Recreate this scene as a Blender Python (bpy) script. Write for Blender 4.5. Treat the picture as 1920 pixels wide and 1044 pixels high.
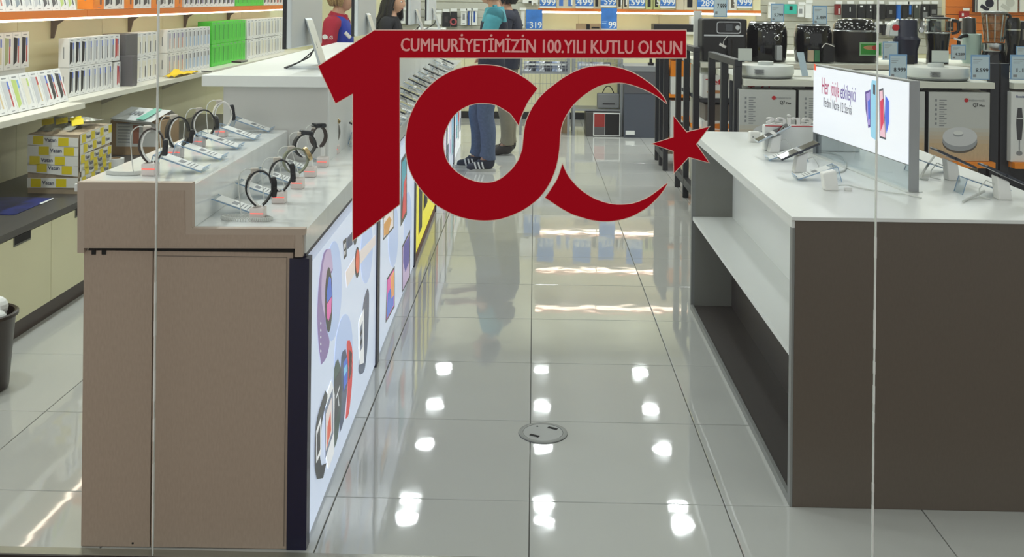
import bpy, bmesh, math, random
from mathutils import Vector, Matrix
from math import sin, cos, pi, radians
random.seed(11)
for _o in list(bpy.data.objects):
    bpy.data.objects.remove(_o)
SC = bpy.context.scene
C = SC.collection
# ------------------------------------------------------------------ camera, world, exposure
F, PY, YAW, ROLL, HC = 1922.0, -2.4, .0224, .0105, 1.5487
cy_, sy_, cr_, sr_ = cos(YAW), sin(YAW), cos(ROLL), sin(ROLL)
cam = bpy.data.objects.new('camera', bpy.data.cameras.new('camera'))
C.objects.link(cam)
_r0, _f0, _u0 = Vector((cy_, sy_, 0)), Vector((-sy_, cy_, 0)), Vector((0, 0, 1))
_rx, _ux = _r0 * cr_ + _u0 * sr_, -_r0 * sr_ + _u0 * cr_
cam.matrix_world = Matrix(((_rx.x, _ux.x, -_f0.x, 0), (_rx.y, _ux.y, -_f0.y, 0), (_rx.z, _ux.z, -_f0.z, HC), (0, 0, 0, 1)))
cam.data.sensor_width = 36
cam.data.lens = 36 * F / 1920
cam.data.shift_y = -(522 - PY) / 1920
cam.data.clip_end = 60
SC.camera = cam
W = bpy.data.worlds.new('world'); SC.world = W; W.use_nodes = True
W.node_tree.nodes['Background'].inputs[0].default_value = (1, .985, .975, 1)
W.node_tree.nodes['Background'].inputs[1].default_value = .8
SC.view_settings.view_transform = 'Standard'
SC.view_settings.look = 'None'
SC.view_settings.gamma = 1
SC.view_settings.use_curve_mapping = False
SC.view_settings.exposure = 0.07
LAMP_W = 6.0

def ray(u, v):
    a, b = u - 960, v - PY
    u0, v0 = cr_ * a + sr_ * b, -sr_ * a + cr_ * b
    return Vector((cy_ * u0 / F - sy_, sy_ * u0 / F + cy_, -v0 / F))
def P(u, v, X=None, Y=None, Z=None):
    """the point seen at pixel (u, v) of the 1920 x 1044 photograph on the plane X, Y or Z = const"""
    d = ray(u, v)
    t = (Z - HC) / d.z if Z is not None else (Y / d.y if Y is not None else X / d.x)
    return Vector((0, 0, HC)) + d * t

# ------------------------------------------------------------------ helpers
def lin(c):
    c = c / 255
    return c / 12.92 if c <= .04045 else ((c + .055) / 1.055) ** 2.4
_M = {}
def M(name, col=None, rough=.5, metal=0, emit=0, noise=0, nscale=8, bump=0, bscale=40, coat=0, spec=.5, stretch=None):
    if name in _M:
        return _M[name]
    m = bpy.data.materials.new(name); m.use_nodes = True
    nt = m.node_tree; b = nt.nodes['Principled BSDF']
    c = tuple(lin(x) for x in col) + (1,)
    b.inputs['Base Color'].default_value = c
    b.inputs['Roughness'].default_value = rough
    b.inputs['Metallic'].default_value = metal
    b.inputs['Specular IOR Level'].default_value = spec
    if coat:
        b.inputs['Coat Weight'].default_value = coat; b.inputs['Coat Roughness'].default_value = .04
    if emit:
        b.inputs['Emission Color'].default_value = c; b.inputs['Emission Strength'].default_value = emit
    if noise or bump:
        tc = nt.nodes.new('ShaderNodeTexCoord'); mp = nt.nodes.new('ShaderNodeMapping')
        if stretch: mp.inputs['Scale'].default_value = stretch
        nt.links.new(tc.outputs['Object'], mp.inputs[0])
    if noise:
        n = nt.nodes.new('ShaderNodeTexNoise'); n.inputs['Scale'].default_value = nscale; n.inputs['Detail'].default_value = 6
        nt.links.new(mp.outputs[0], n.inputs['Vector'])
        r = nt.nodes.new('ShaderNodeValToRGB')
        r.color_ramp.elements[0].position = .3; r.color_ramp.elements[1].position = .7
        r.color_ramp.elements[0].color = tuple(max(0, x * (1 - noise)) for x in c[:3]) + (1,)
        r.color_ramp.elements[1].color = tuple(min(1, x * (1 + noise)) for x in c[:3]) + (1,)
        nt.links.new(n.outputs['Fac'], r.inputs[0]); nt.links.new(r.outputs[0], b.inputs['Base Color'])
    if bump:
        n2 = nt.nodes.new('ShaderNodeTexNoise'); n2.inputs['Scale'].default_value = bscale
        nt.links.new(mp.outputs[0], n2.inputs['Vector'])
        bp = nt.nodes.new('ShaderNodeBump'); bp.inputs['Strength'].default_value = bump; bp.inputs['Distance'].default_value = .01
        nt.links.new(n2.outputs['Fac'], bp.inputs['Height']); nt.links.new(bp.outputs[0], b.inputs['Normal'])
    _M[name] = m
    return m
def clear(name, tint, refl):
    """clear sheet: mostly transparent, a little mirror"""
    if name in _M: return _M[name]
    m = bpy.data.materials.new(name); m.use_nodes = True; nt = m.node_tree
    for n in list(nt.nodes): nt.nodes.remove(n)
    o = nt.nodes.new('ShaderNodeOutputMaterial'); mx = nt.nodes.new('ShaderNodeMixShader')
    t = nt.nodes.new('ShaderNodeBsdfTransparent'); g = nt.nodes.new('ShaderNodeBsdfGlossy'); fr = nt.nodes.new('ShaderNodeFresnel')
    mu = nt.nodes.new('ShaderNodeMath'); mu.operation = 'MULTIPLY'; mu.inputs[1].default_value = refl
    fr.inputs['IOR'].default_value = 1.45
    t.inputs[0].default_value = tuple(lin(x) for x in tint) + (1,); g.inputs['Roughness'].default_value = .03
    gm = nt.nodes.new('ShaderNodeNewGeometry'); sb = nt.nodes.new('ShaderNodeMath'); sb.operation = 'SUBTRACT'; sb.inputs[0].default_value = 1; m3 = nt.nodes.new('ShaderNodeMath'); m3.operation = 'MULTIPLY'
    nt.links.new(gm.outputs['Backfacing'], sb.inputs[1]); nt.links.new(fr.outputs[0], mu.inputs[0]); nt.links.new(mu.outputs[0], m3.inputs[0]); nt.links.new(sb.outputs[0], m3.inputs[1]); nt.links.new(m3.outputs[0], mx.inputs[0])
    nt.links.new(t.outputs[0], mx.inputs[1]); nt.links.new(g.outputs[0], mx.inputs[2]); nt.links.new(mx.outputs[0], o.inputs[0])
    _M[name] = m
    return m

ORG = {}
class MB:
    def __init__(s): s.v = []; s.f = []; s.m = []
    def add(s, vs, fs, m=0):
        n = len(s.v); s.v += [Vector(p) for p in vs]; s.f += [tuple(i + n for i in f) for f in fs]; s.m += [m] * len(fs); return s
    def box(s, x0, x1, y0, y1, z0, z1, m=0):
        return s.add([(x0, y0, z0), (x1, y0, z0), (x1, y1, z0), (x0, y1, z0), (x0, y0, z1), (x1, y0, z1), (x1, y1, z1), (x0, y1, z1)],
                     [(3, 2, 1, 0), (4, 5, 6, 7), (0, 1, 5, 4), (1, 2, 6, 5), (2, 3, 7, 6), (3, 0, 4, 7)], m)
    def obox(s, c, a, b, d, m=0):
        """box about centre c with half axes a, b, d"""
        c, a, b, d = map(Vector, (c, a, b, d))
        q = [c + i * a + j * b + k * d for k in (-1, 1) for i, j in ((-1, -1), (1, -1), (1, 1), (-1, 1))]
        fs = [(3, 2, 1, 0), (4, 5, 6, 7), (0, 1, 5, 4), (1, 2, 6, 5), (2, 3, 7, 6), (3, 0, 4, 7)]
        if a.cross(b).dot(d) < 0: fs = [f[::-1] for f in fs]
        return s.add(q, fs, m)
    def prism(s, poly, off, m=0, side=None):
        n = len(poly); a = [Vector(p) for p in poly]; b = [p + Vector(off) for p in a]
        s.add(a + b, [tuple(range(n))[::-1], tuple(range(n, 2 * n))], m)
        k = len(s.v) - 2 * n
        for i in range(n):
            j = (i + 1) % n; s.f.append((k + i, k + j, k + n + j, k + n + i)); s.m.append(m if side is None else side)
        return s
    def face(s, poly, m=0): return s.add(poly, [tuple(range(len(poly)))], m)
    def ell(s, c, u, v, n=24, m=0, off=None):
        c, u, v = Vector(c), Vector(u), Vector(v)
        p = [c + u * cos(2 * pi * i / n) + v * sin(2 * pi * i / n) for i in range(n)]
        return s.prism(p, off, m) if off is not None else s.face(p, m)
    def cyl(s, c, ax, r, n=20, m=0, r2=None, rim=0):
        c, ax = Vector(c), Vector(ax); h = ax.length; a = ax.normalized()
        prof = [(0, 0), (r, 0), (r if r2 is None else r2, h), (0, h)]
        if rim: prof = [(0, 0), (r - rim, 0), (r, rim), ((r if r2 is None else r2), h - rim), ((r if r2 is None else r2) - rim, h), (0, h)]
        return s.lathe(prof, c, a, n, m)
    def lathe(s, prof, c=(0, 0, 0), ax=(0, 0, 1), n=24, m=0, sx=1, sy=1):
        c, a = Vector(c), Vector(ax).normalized()
        t = Vector((1, 0, 0)) if abs(a.x) < .9 else Vector((0, 1, 0))
        u = (t - a * a.dot(t)).normalized(); w = a.cross(u)
        k = len(s.v)
        for r, z in prof:
            for i in range(n):
                s.v.append(c + a * z + u * (sx * r * cos(2 * pi * i / n)) + w * (sy * r * sin(2 * pi * i / n)))
        for j in range(len(prof) - 1):
            for i in range(n):
                i2 = (i + 1) % n
                s.f.append((k + j * n + i, k + j * n + i2, k + (j + 1) * n + i2, k + (j + 1) * n + i)); s.m.append(m)
        return s
    def tube(s, path, r, n=8, m=0, closed=False):
        p = [Vector(q) for q in path]; L = len(p); k = len(s.v); up = Vector((.13, .21, .97)); pn = None
        rr = r if isinstance(r, (list, tuple)) else [r] * L
        for i in range(L):
            t = (p[(i + 1) % L] - p[i - 1]) if closed or 0 < i < L - 1 else (p[1] - p[0] if i == 0 else p[-1] - p[-2])
            t.normalize()
            if pn is None: pn = (up - t * t.dot(up)).normalized()
            pn = (pn - t * t.dot(pn)).normalized(); w = t.cross(pn)
            for j in range(n):
                s.v.append(p[i] + (pn * cos(2 * pi * j / n) + w * sin(2 * pi * j / n)) * rr[i])
        for i in range(L if closed else L - 1):
            i2 = (i + 1) % L
            for j in range(n):
                j2 = (j + 1) % n
                s.f.append((k + i * n + j, k + i * n + j2, k + i2 * n + j2, k + i2 * n + j)); s.m.append(m)
        if not closed:
            s.f.append(tuple(k + j for j in range(n))[::-1]); s.m.append(m)
            s.f.append(tuple(k + (L - 1) * n + j for j in range(n))); s.m.append(m)
        return s
    def band(s, c, h, z, rx, rz, w, th, a0, a1, n=28, m=0, tear=.28):
        """strap: a strip of width w and thickness th bent along an ellipse in the plane h, z"""
        c, h, z = Vector(c), Vector(h), Vector(z); q = h.cross(z).normalized() * (w / 2); k = len(s.v)
        for i in range(n + 1):
            a = radians(a0 + (a1 - a0) * i / n)
            for d in (0, th):
                e = c + h * ((rx * (1 - tear * max(0, -sin(a)) ** 1.5) + d) * cos(a)) + z * ((rz + d) * sin(a))
                s.v += [e - q, e + q]
        for i in range(n):
            b = k + 4 * i; d = b + 4
            for x, y in ((0, 1), (1, 3), (3, 2), (2, 0)):
                s.f.append((b + x, b + y, d + y, d + x)); s.m.append(m)
        s.f += [(k, k + 2, k + 3, k + 1), (k + 4 * n, k + 4 * n + 1, k + 4 * n + 3, k + 4 * n + 2)]; s.m += [m, m]
        return s
    def sphere(s, c, rx, ry, rz, n=16, m=0, z0=-1, z1=1):
        k = 10; pr = []
        a0, a1 = math.asin(z0), math.asin(z1)
        for i in range(k + 1):
            a = a0 + (a1 - a0) * i / k; pr.append((cos(a), sin(a) * rz))
        return s.lathe(pr, c, (0, 0, 1), n, m, rx, ry)
    def build(s, name, mats, parent=None, smooth=False, bevel=0, weld=False):
        me = bpy.data.meshes.new(name)
        org = ORG.get(parent.name, Vector()) if parent is not None else Vector()
        me.from_pydata([tuple(p - org) for p in s.v], [], s.f)
        if not isinstance(mats, (list, tuple)): mats = [mats]
        for mm in mats: me.materials.append(mm)
        me.polygons.foreach_set('material_index', s.m)
        if weld:
            bm = bmesh.new(); bm.from_mesh(me); bmesh.ops.remove_doubles(bm, verts=bm.verts, dist=1e-5); bmesh.ops.recalc_face_normals(bm, faces=bm.faces); bm.to_mesh(me); bm.free()
        if smooth:
            me.polygons.foreach_set('use_smooth', [True] * len(me.polygons))
            try: me.set_sharp_from_angle(angle=radians(40))
            except Exception: pass
        return link(name, me, parent, bevel)
def link(name, me, parent=None, bevel=0):
    o = bpy.data.objects.new(name, me); C.objects.link(o)
    if parent is not None:
        o.parent = parent
        if parent.name in ORG: ORG[o.name] = ORG[parent.name]
    if bevel:
        b = o.modifiers.new('bevel', 'BEVEL'); b.width = bevel; b.segments = 2; b.limit_method = 'ANGLE'
    return o
def tag(o, label, cat, group=None):
    o['label'] = label; o['category'] = cat
    if group: o['group'] = group
    return o
def thing(name, label, cat, loc=(0, 0, 0), rot=0, group=None, world=True):
    """an Empty at the thing's base; with world=True its parts are given in room coordinates"""
    o = bpy.data.objects.new(name, None); C.objects.link(o); o.location = loc; o.rotation_euler = (0, 0, rot); o.empty_display_size = .05
    ORG[o.name] = Vector(loc) if world else Vector()
    return tag(o, label, cat, group)
def struct(o): o['kind'] = 'structure'; return o
def stuff(o): o['kind'] = 'stuff'; return o
def dup(root, loc, rot=None, label=None, group=None):
    def cp(o, par):
        c = o.copy(); C.objects.link(c); c.parent = par
        for ch in o.children: cp(ch, c)
        return c
    r = cp(root, None); r.location = loc
    if rot is not None: r.rotation_euler = rot if isinstance(rot, (tuple, list)) else (0, 0, rot)
    if label: r['label'] = label
    if group: r['group'] = group
    return r
def sp(l, n=8):
    out = []
    for i in range(len(l) - 1):
        p0, p1, p2, p3 = [Vector(l[max(0, min(len(l) - 1, i + d))]) for d in (-1, 0, 1, 2)]
        for k in range(n):
            f = k / n; out.append(.5 * ((2 * p1) + (p2 - p0) * f + (2 * p0 - 5 * p1 + 4 * p2 - p3) * f * f + (3 * p1 - p0 - 3 * p2 + p3) * f ** 3))
    return out + [Vector(l[-1])]
_TX = {}
def txt(s, O, R, U, size, mat, parent, w=None, name='lettering', ext=.0006, bold=0, align='L'):
    """flat lettering: baseline start O, reading direction R, up U, cap height size, optional width w"""
    key = s
    if key not in _TX:
        cu = bpy.data.curves.new('t', 'FONT'); cu.body = s; cu.resolution_u = 3
        ob = bpy.data.objects.new('t', cu); me = bpy.data.meshes.new_from_object(ob)
        _TX[key] = ([v.co.copy() for v in me.vertices], [tuple(p.vertices) for p in me.polygons])
        bpy.data.objects.remove(ob); bpy.data.meshes.remove(me); bpy.data.curves.remove(cu)
    vs, fs = _TX[key]
    x0 = min(v.x for v in vs); x1 = max(v.x for v in vs); k = size / .682; kx = w / (x1 - x0) if w else k
    R, U = Vector(R).normalized(), Vector(U).normalized(); N = R.cross(U); O = Vector(O)
    if align == 'R': O = O - R * (kx * (x1 - x0))
    if align == 'C': O = O - R * (kx * (x1 - x0) / 2)
    mb = MB()
    for q, sh_ in enumerate((0,) if not bold else (0, -bold, bold, -bold * .5, bold * .5)):
        mb.add([O + R * ((v.x - x0 + sh_) * kx) + U * ((v.y + (0, -.25, .25, .25, -.25)[q] * bold) * k) + N * (ext + q * .00006) for v in vs], fs)
    return mb.build(name, mat, parent)
ORD = ['first', 'second', 'third', 'fourth', 'fifth', 'sixth', 'seventh', 'eighth', 'ninth', 'tenth', 'eleventh', 'twelfth', 'thirteenth', 'fourteenth', 'fifteenth', 'sixteenth', 'seventeenth', 'eighteenth', 'nineteenth', 'twentieth']

WHITE = M('white laminate', (226, 228, 226), .32, noise=.02, nscale=3)
STONE = M('white stone top', (226, 229, 228), .12, noise=.035, nscale=7, spec=.6, stretch=(1, 3, 1))
TAUPE = M('taupe laminate', (172, 152, 136), .55, noise=.06, nscale=220, stretch=(1, 1, .25))
TAUPE2 = M('taupe edging', (178, 160, 145), .5)
NAVY = M('navy laminate', (22, 22, 52), .35)
BLACK = M('black plastic', (16, 16, 19), .3)
BLACKM = M('black frame metal', (36, 38, 44), .45)
DARK = M('dark gap', (14, 13, 12), .8)
CREAM = M('cream laminate', (226, 222, 186), .42, noise=.02, nscale=5)
CREAM2 = M('cream shelf board', (220, 218, 204), .35, noise=.02, nscale=5)
ORANGE = M('orange shelf edge', (222, 120, 38), .45)
ORANGE2 = M('orange tray', (240, 140, 24), .45)
GREYP = M('grey panel', (176, 178, 178), .5)
CHROME = M('brushed steel', (190, 192, 194), .25, 1)
LED = M('led strip', (255, 234, 212), .5, emit=7.5)
RED = M('red print', (190, 22, 34), .5)
PAPER = M('white paper', (228, 230, 228), .6)
INK = M('black ink', (28, 28, 32), .6)
GREYINK = M('grey ink', (140, 143, 146), .6)
BLUEC = M('blue poster print', (52, 116, 196), .5, noise=.22, nscale=9)
PALEBLUE = M('pale blue card', (196, 216, 226), .5)
CARDB = M('brown cardboard', (158, 132, 100), .7, noise=.05, nscale=20)
WPLA = M('white plastic', (228, 227, 224), .3)
GLASSEDGE = M('polished glass edge', (205, 210, 204), .25, emit=.06)
ACR = clear('clear acrylic', (238, 244, 248), 1.0)
ACRE = M('acrylic edge', (128, 158, 190), .2)
GLASS = clear('shop window glass', (250, 252, 251), .5)
# ------------------------------------------------------------------ room
YB, ZC, XL, XR = 13.25, 3.05, -2.95, 6.4
grout = M('grout', (92, 92, 88), .8)
fl = struct(MB().box(XL - .1, XR, 2.838, YB + .1, -.06, -.004).build('floor', grout)); fl['label'] = 'glossy pale grey tiled shop floor'
tm = bpy.data.materials.new('polished porcelain'); tm.use_nodes = True
_nt = tm.node_tree; _b = _nt.nodes['Principled BSDF']
_b.inputs['Roughness'].default_value = .035; _b.inputs['Specular IOR Level'].default_value = .55
_oi = _nt.nodes.new('ShaderNodeObjectInfo'); _tc = _nt.nodes.new('ShaderNodeTexCoord'); _n = _nt.nodes.new('ShaderNodeTexNoise')
_n.inputs['Scale'].default_value = 2.2; _n.inputs['Detail'].default_value = 3
_nt.links.new(_tc.outputs['Object'], _n.inputs['Vector'])
_r = _nt.nodes.new('ShaderNodeValToRGB')
_r.color_ramp.elements[0].color = (lin(180), lin(181), lin(177), 1); _r.color_ramp.elements[1].color = (lin(188), lin(189), lin(185), 1)
_nt.links.new(_n.outputs['Fac'], _r.inputs[0]); _nt.links.new(_r.outputs[0], _b.inputs['Base Color'])
_n2 = _nt.nodes.new('ShaderNodeTexNoise'); _n2.inputs['Scale'].default_value = 9; _n2.inputs['Detail'].default_value = 1
_nt.links.new(_tc.outputs['Object'], _n2.inputs['Vector'])
_bp = _nt.nodes.new('ShaderNodeBump'); _bp.inputs['Strength'].default_value = .05; _bp.inputs['Distance'].default_value = .006
_nt.links.new(_n2.outputs['Fac'], _bp.inputs['Height']); _nt.links.new(_bp.outputs[0], _b.inputs['Normal'])
T = .6
def tile_mesh(x0, x1, y0, y1):
    mb = MB(); g = .0016; e = .0014
    mb.box(x0 + g, x1 - g, y0 + g, y1 - g, -.012, -e)
    k = len(mb.v)
    mb.add([(x0 + g, y0 + g, -e), (x1 - g, y0 + g, -e), (x1 - g, y1 - g, -e), (x0 + g, y1 - g, -e),
            (x0 + g + e, y0 + g + e, 0), (x1 - g - e, y0 + g + e, 0), (x1 - g - e, y1 - g - e, 0), (x0 + g + e, y1 - g - e, 0)],
           [(4, 5, 6, 7), (0, 1, 5, 4), (1, 2, 6, 5), (2, 3, 7, 6), (3, 0, 4, 7)])
    me = bpy.data.meshes.new('tile'); me.from_pydata([tuple(v) for v in mb.v], [], mb.f); me.materials.append(tm)
    return me
full = tile_mesh(-.3, .3, -.3, .3)
front = tile_mesh(-.3, .3, -.3 + .274, .3)
for j in range(-1, 17):
    for i in range(-5, 10):
        cx, cyy = -.0006 + i * T + .3, 3.164 + j * T + .3
        o = link('tile', front if j < 0 else full, fl); o.location = (cx, cyy, 0)
        o.rotation_euler = (random.uniform(-1, 1) * .0007, random.uniform(-1, 1) * .0007, 0)
# setting: walls
wl = struct(MB().box(XL - .12, XL, 2.5, YB, 0, ZC).build('wall_left', CREAM))
ys = [2.52, 3.5, 4.63, 5.76, 6.9, 8.04, 9.13, 10.2, 11.3, 12.3, YB]
for a, b in zip(ys, ys[1:]):
    MB().box(XL, XL + .012, a + .002, b - .002, .0, 2.4).build('panel', CREAM, wl)
wb = struct(MB().box(XL - .12, XR, YB, YB + .12, 0, ZC).build('wall_back', CREAM))
xs = [-2.9, -1.9, -.9, .08, .565, 1.6, 2.6, 3.6, 4.6, 5.6, XR]
for a, b in zip(xs, xs[1:]):
    MB().box(a + .003, b - .003, YB - .012, YB, .09, 1.6).build('panel', CREAM, wb)
struct(MB().box(XR, XR + .12, 2.5, YB, 0, ZC).build('wall_right', CREAM))
struct(MB().box(-2.2, 2.6, YB - .03, YB - .012, 0, .088).build('baseboard_back', M('black skirting', (30, 30, 32), .4)))
struct(MB().box(XL - .1, XR + .1, 2.5, YB + .1, ZC, ZC + .1).build('ceiling', M('white ceiling', (226, 226, 222), .8)))
# slats of the display walls at the back
GSLAT = M('grey slatwall', (188, 188, 176), .5); OSLAT = M('orange slatwall', (214, 118, 44), .5)
for z in [.9 + .1 * k for k in range(9)]:
    MB().box(-1.9, .06, YB - .03, YB - .012, z, z + .094).build('slat', GSLAT, wb, bevel=.003)
    MB().box(2.84, 5.2, YB - .03, YB - .012, z, z + .094).build('slat', GSLAT, wb, bevel=.003)
    MB().box(5.25, XR, YB - .045, YB - .012, z + .006, z + .1).build('slat', OSLAT, wb, bevel=.003)
# mall side in front of the window
struct(MB().box(-6, 8, -3, 2.79, -.06, -.012).build('floor_mall', M('brown mall floor', (124, 104, 88), .3, noise=.1)))
struct(MB().box(-6, 8, 2.798, 2.838, -.06, .002).build('trim_1', M('window sill profile', (150, 150, 138), .25, .3)))
struct(MB().box(-6, 8, 2.79, 2.798, -.06, .004).build('trim_2', M('window gasket', (40, 34, 30), .6)))
# shop window: three panes with polished edges at the joints
yg = 2.806
xj = [-4.2, P(291, 500, Y=yg).x, P(1642, 500, Y=yg).x, 5.5]
for k in range(3):
    a, b = xj[k] + .0015, xj[k + 1] - .0015
    w = struct(MB().box(a, b, yg, yg + .008, .002, ZC).build('window_%d' % (k + 1), GLASS))
    if k > 0:
        mb = MB(); z = .0
        while z < 2.0:                                  # the joint bead with its slight waves
            dz = random.uniform(.02, .06); r = random.uniform(.0009, .0021)
            mb.box(a - .0015 - r, a - .0015 + r, yg - .001, yg + .009, z, z + dz); z += dz
        mb.build('glass_edge', GLASSEDGE, w)
# ceiling lamps: three columns over the aisle and more over both sides
RING = M('lamp ring', (215, 215, 215), .4); LENS = M('lamp lens', (255, 253, 246), .4, emit=3)
lamp = thing('ceiling_light', 'round recessed white ceiling downlight over the shop floor', 'ceiling light', (0, 0, ZC), group='recessed ceiling downlights', world=False)
mb = MB(); mb.lathe([(.1, 0), (.125, -.012), (.118, -.02), (.098, -.014), (.096, 0)], n=28); mb.build('ring', RING, lamp, smooth=True)
MB().lathe([(.096, -.004), (.06, -.012), (0, -.013)], n=24).build('lens', LENS, lamp, smooth=True)
first = True; bulbs = []
for jr, yy in enumerate((3.5, 4.7, 5.9, 7.2, 9.0, 9.32, 10.5, 11.5, 12.65)):
    for jc, x in enumerate((-2.28, -1.08, .127, 1.34, 2.54, 3.74, 5.0)):
        if yy > 12 and x < -1.5: continue
        lp = lamp if first else dup(lamp, (0, 0, 0)); first = False
        lp.location = (x, yy, ZC); lp['label'] = 'round recessed ceiling downlight, %s row from the window, %s column from the left wall' % (ORD[jr], ORD[jc])
        bulbs.append((lp, jr, jc, x, yy))
for lp, jr, jc, x, yy in bulbs:
    L = bpy.data.lights.new('lamp', 'AREA'); L.shape = 'DISK'; L.size = .18; L.color = (.945, .99, 1)
    L.energy = LAMP_W * ((2.9 if yy < 6 else .75) if jc == 0 else .2 if yy < 6.5 and jc > 2 else .35 if yy < 6.5 and jc == 1 else .6 if yy < 8 else 1.05)
    lo = bpy.data.objects.new('bulb', L); C.objects.link(lo); lo.location = (0, 0, -.022); lo.parent = lp
# ------------------------------------------------------------------ red anniversary sticker on the window
yd = 2.803
RED100 = M('red vinyl', (172, 3, 26), .45, spec=.08); CRM = M('cream vinyl edge', (236, 218, 200), .5); PINK = M('pink vinyl lettering', (226, 160, 154), .5)
dec = thing('window_sticker', 'large red 100 sticker with crescent and star on the middle pane', 'window sticker', P(900, 413, Y=yd))
def px(l, y): return [P(u, v, Y=y) for u, v in l]
def smooth(l, lim=34, sub_=4):
    n = len(l); q = [Vector(p) for p in l]; corner = []
    for i in range(n):
        a, b = q[i] - q[i - 1], q[(i + 1) % n] - q[i]; corner.append(abs(a.angle_signed(b)) > radians(lim))
    out = []
    for i in range(n):
        p1, p2 = q[i], q[(i + 1) % n]; p0 = q[i - 1] if not corner[i] else p1 * 2 - p2; p3 = q[(i + 2) % n] if not corner[(i + 1) % n] else p2 * 2 - p1
        for k in range(sub_):
            f = k / sub_; out.append(tuple(.5 * ((2 * p1) + (p2 - p0) * f + (2 * p0 - 5 * p1 + 4 * p2 - p3) * f * f + (3 * p1 - p0 - 3 * p2 + p3) * f ** 3)))
    return out
def vinyl(name, l, parent):
    n = len(l); area = sum(l[i][0] * l[(i + 1) % n][1] - l[(i + 1) % n][0] * l[i][1] for i in range(n)); sg = 1 if area > 0 else -1
    off = []
    for i in range(n):
        a, b, c = Vector(l[i - 1]), Vector(l[i]), Vector(l[(i + 1) % n])
        e1, e2 = (b - a).normalized(), (c - b).normalized(); n1, n2 = Vector((e1.y, -e1.x)), Vector((e2.y, -e2.x))
        nn = (n1 + n2); nn = nn / max(.35, nn.length_squared / 2) * sg
        off.append(tuple(b + nn * 1.5))
    o = MB().prism(px(l, yd - .001), (0, -.001, 0)).build(name, RED100, parent)
    MB().prism(px(off, yd), (0, -.0008, 0)).build('sticker_edge', CRM, o)
    return o
one = [(597, 124), (702, 57), (1286, 57), (1286, 108), (749, 108), (749, 383), (662, 450), (662, 175), (629.5, 193.5)]
two = [(1007.5, 166), (993, 153), (978, 143), (953, 130), (929, 123.5), (902, 122), (880, 124), (854, 130.6), (838, 138), (822, 147.5), (808, 159), (795, 172.7), (784, 187), (776, 202), (768, 221), (763, 243), (761, 264), (762, 290), (767.4, 315), (778, 338), (795, 361), (816, 382), (843, 398), (863, 406), (887, 411.5), (913.6, 413), (940.5, 409.5), (967, 400), (989, 388), (1010, 371), (1026, 350.5), (1038, 326), (1045, 302), (1048.6, 278), (1050.5, 250), (1054, 232), (1061, 217), (1069, 204), (1078, 193), (1090, 182), (1103, 172.5), (1121, 162), (1143, 156), (1166.5, 155), (1192, 161), (1213, 169.5), (1232, 180), (1250, 194), (1243, 181), (1234, 170.6), (1224, 161), (1213, 152.7), (1201, 144.5), (1187.5, 137), (1174, 131.5), (1160, 127.4), (1144, 124.5), (1128.5, 123.6), (1112, 124.6), (1097, 127.4), (1081, 133), (1065, 141), (1052, 149), (1040, 158), (1026, 169), (1012.7, 182), (1005, 192), (997, 204), (987.4, 226), (983, 246), (980, 276), (978, 284), (972.6, 299), (966, 309), (959, 318), (940.5, 334), (922, 341.6), (897.5, 341.5), (876, 335), (864, 328), (852, 319), (839, 303), (832.5, 284), (831, 264), (835, 245), (845.4, 224), (858, 209.5), (875, 199), (887, 195), (900, 193), (919, 194), (931, 197), (940.5, 202), (951, 208.5), (959, 215), (972.6, 235), (975, 224), (979, 213.6), (984, 202), (991.4, 188)]
cres = [(1054.5, 307.5), (1060, 320), (1066.5, 331.7), (1082.6, 350.5), (1101.4, 365), (1123, 376), (1149.7, 383), (1176.5, 383), (1190, 380.5), (1203, 376), (1217, 369), (1230, 360), (1251.6, 343), (1244, 356), (1235.5, 367), (1225, 378), (1214, 388), (1200, 397), (1187, 404), (1171, 409.5), (1155, 413), (1139, 414.5), (1123, 414), (1107, 411.5), (1090.7, 407), (1075, 402), (1061, 395), (1049, 388), (1037, 380), (1022, 370), (1029, 361), (1034, 353), (1042, 341), (1048, 328)]
star = [(1263, 218), (1287, 248), (1329.6, 237.8), (1305, 270), (1329, 304.5), (1291, 294), (1264, 324), (1263, 283), (1223, 269.4), (1263, 257.5)]
o1 = vinyl('numeral_one_with_banner', one, dec); vinyl('zero_with_crescent', smooth(two), dec); vinyl('crescent', smooth(cres), dec); vinyl('star', star, dec)
a, b = P(752, 95.5, Y=yd - .0025), P(1279, 96, Y=yd - .0025)
txt('CUMHURİYETİMİZİN 100.YILI KUTLU OLSUN', a, (1, 0, 0), (0, 0, 1), (P(752, 71.5, Y=yd) - P(752, 95.5, Y=yd)).length, PINK, o1, w=(b - a).length, bold=.028, ext=0)
# ------------------------------------------------------------------ left watch and phone counter (stands about one degree askew to the tiles)
CA = .0176; B0 = Vector((-.626, 2.857, 0)); _ca, _sa = cos(CA), sin(CA)
def L2W(x, y, z=0): return Vector((B0.x + x * _ca - y * _sa, B0.y + x * _sa + y * _ca, z))
def W2L(p):
    d = Vector(p) - B0; return Vector((d.x * _ca + d.y * _sa, -d.x * _sa + d.y * _ca, p[2]))
def PL(u, v, lx):
    """point on the counter's side plane lx, in counter coordinates"""
    d = ray(u, v); c = Vector((0, 0, HC)) - B0
    t = (lx - (c.x * _ca + c.y * _sa)) / (d.x * _ca + d.y * _sa)
    return W2L(Vector((0, 0, HC)) + d * t)
def PF(u, v, ly=0):
    d = ray(u, v); c = Vector((0, 0, HC)) - B0
    t = (ly - (-c.x * _sa + c.y * _ca)) / (-d.x * _sa + d.y * _ca)
    return W2L(Vector((0, 0, HC)) + d * t)
ctr = thing('display_counter', 'long stepped taupe counter with white stone tops and backlit side panels', 'counter', B0, CA, world=False)
ZU, ZL = 1.017, .892
xl, xs_, xr = -.66, PF(360, 345).x, PF(572, 430).x
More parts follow.
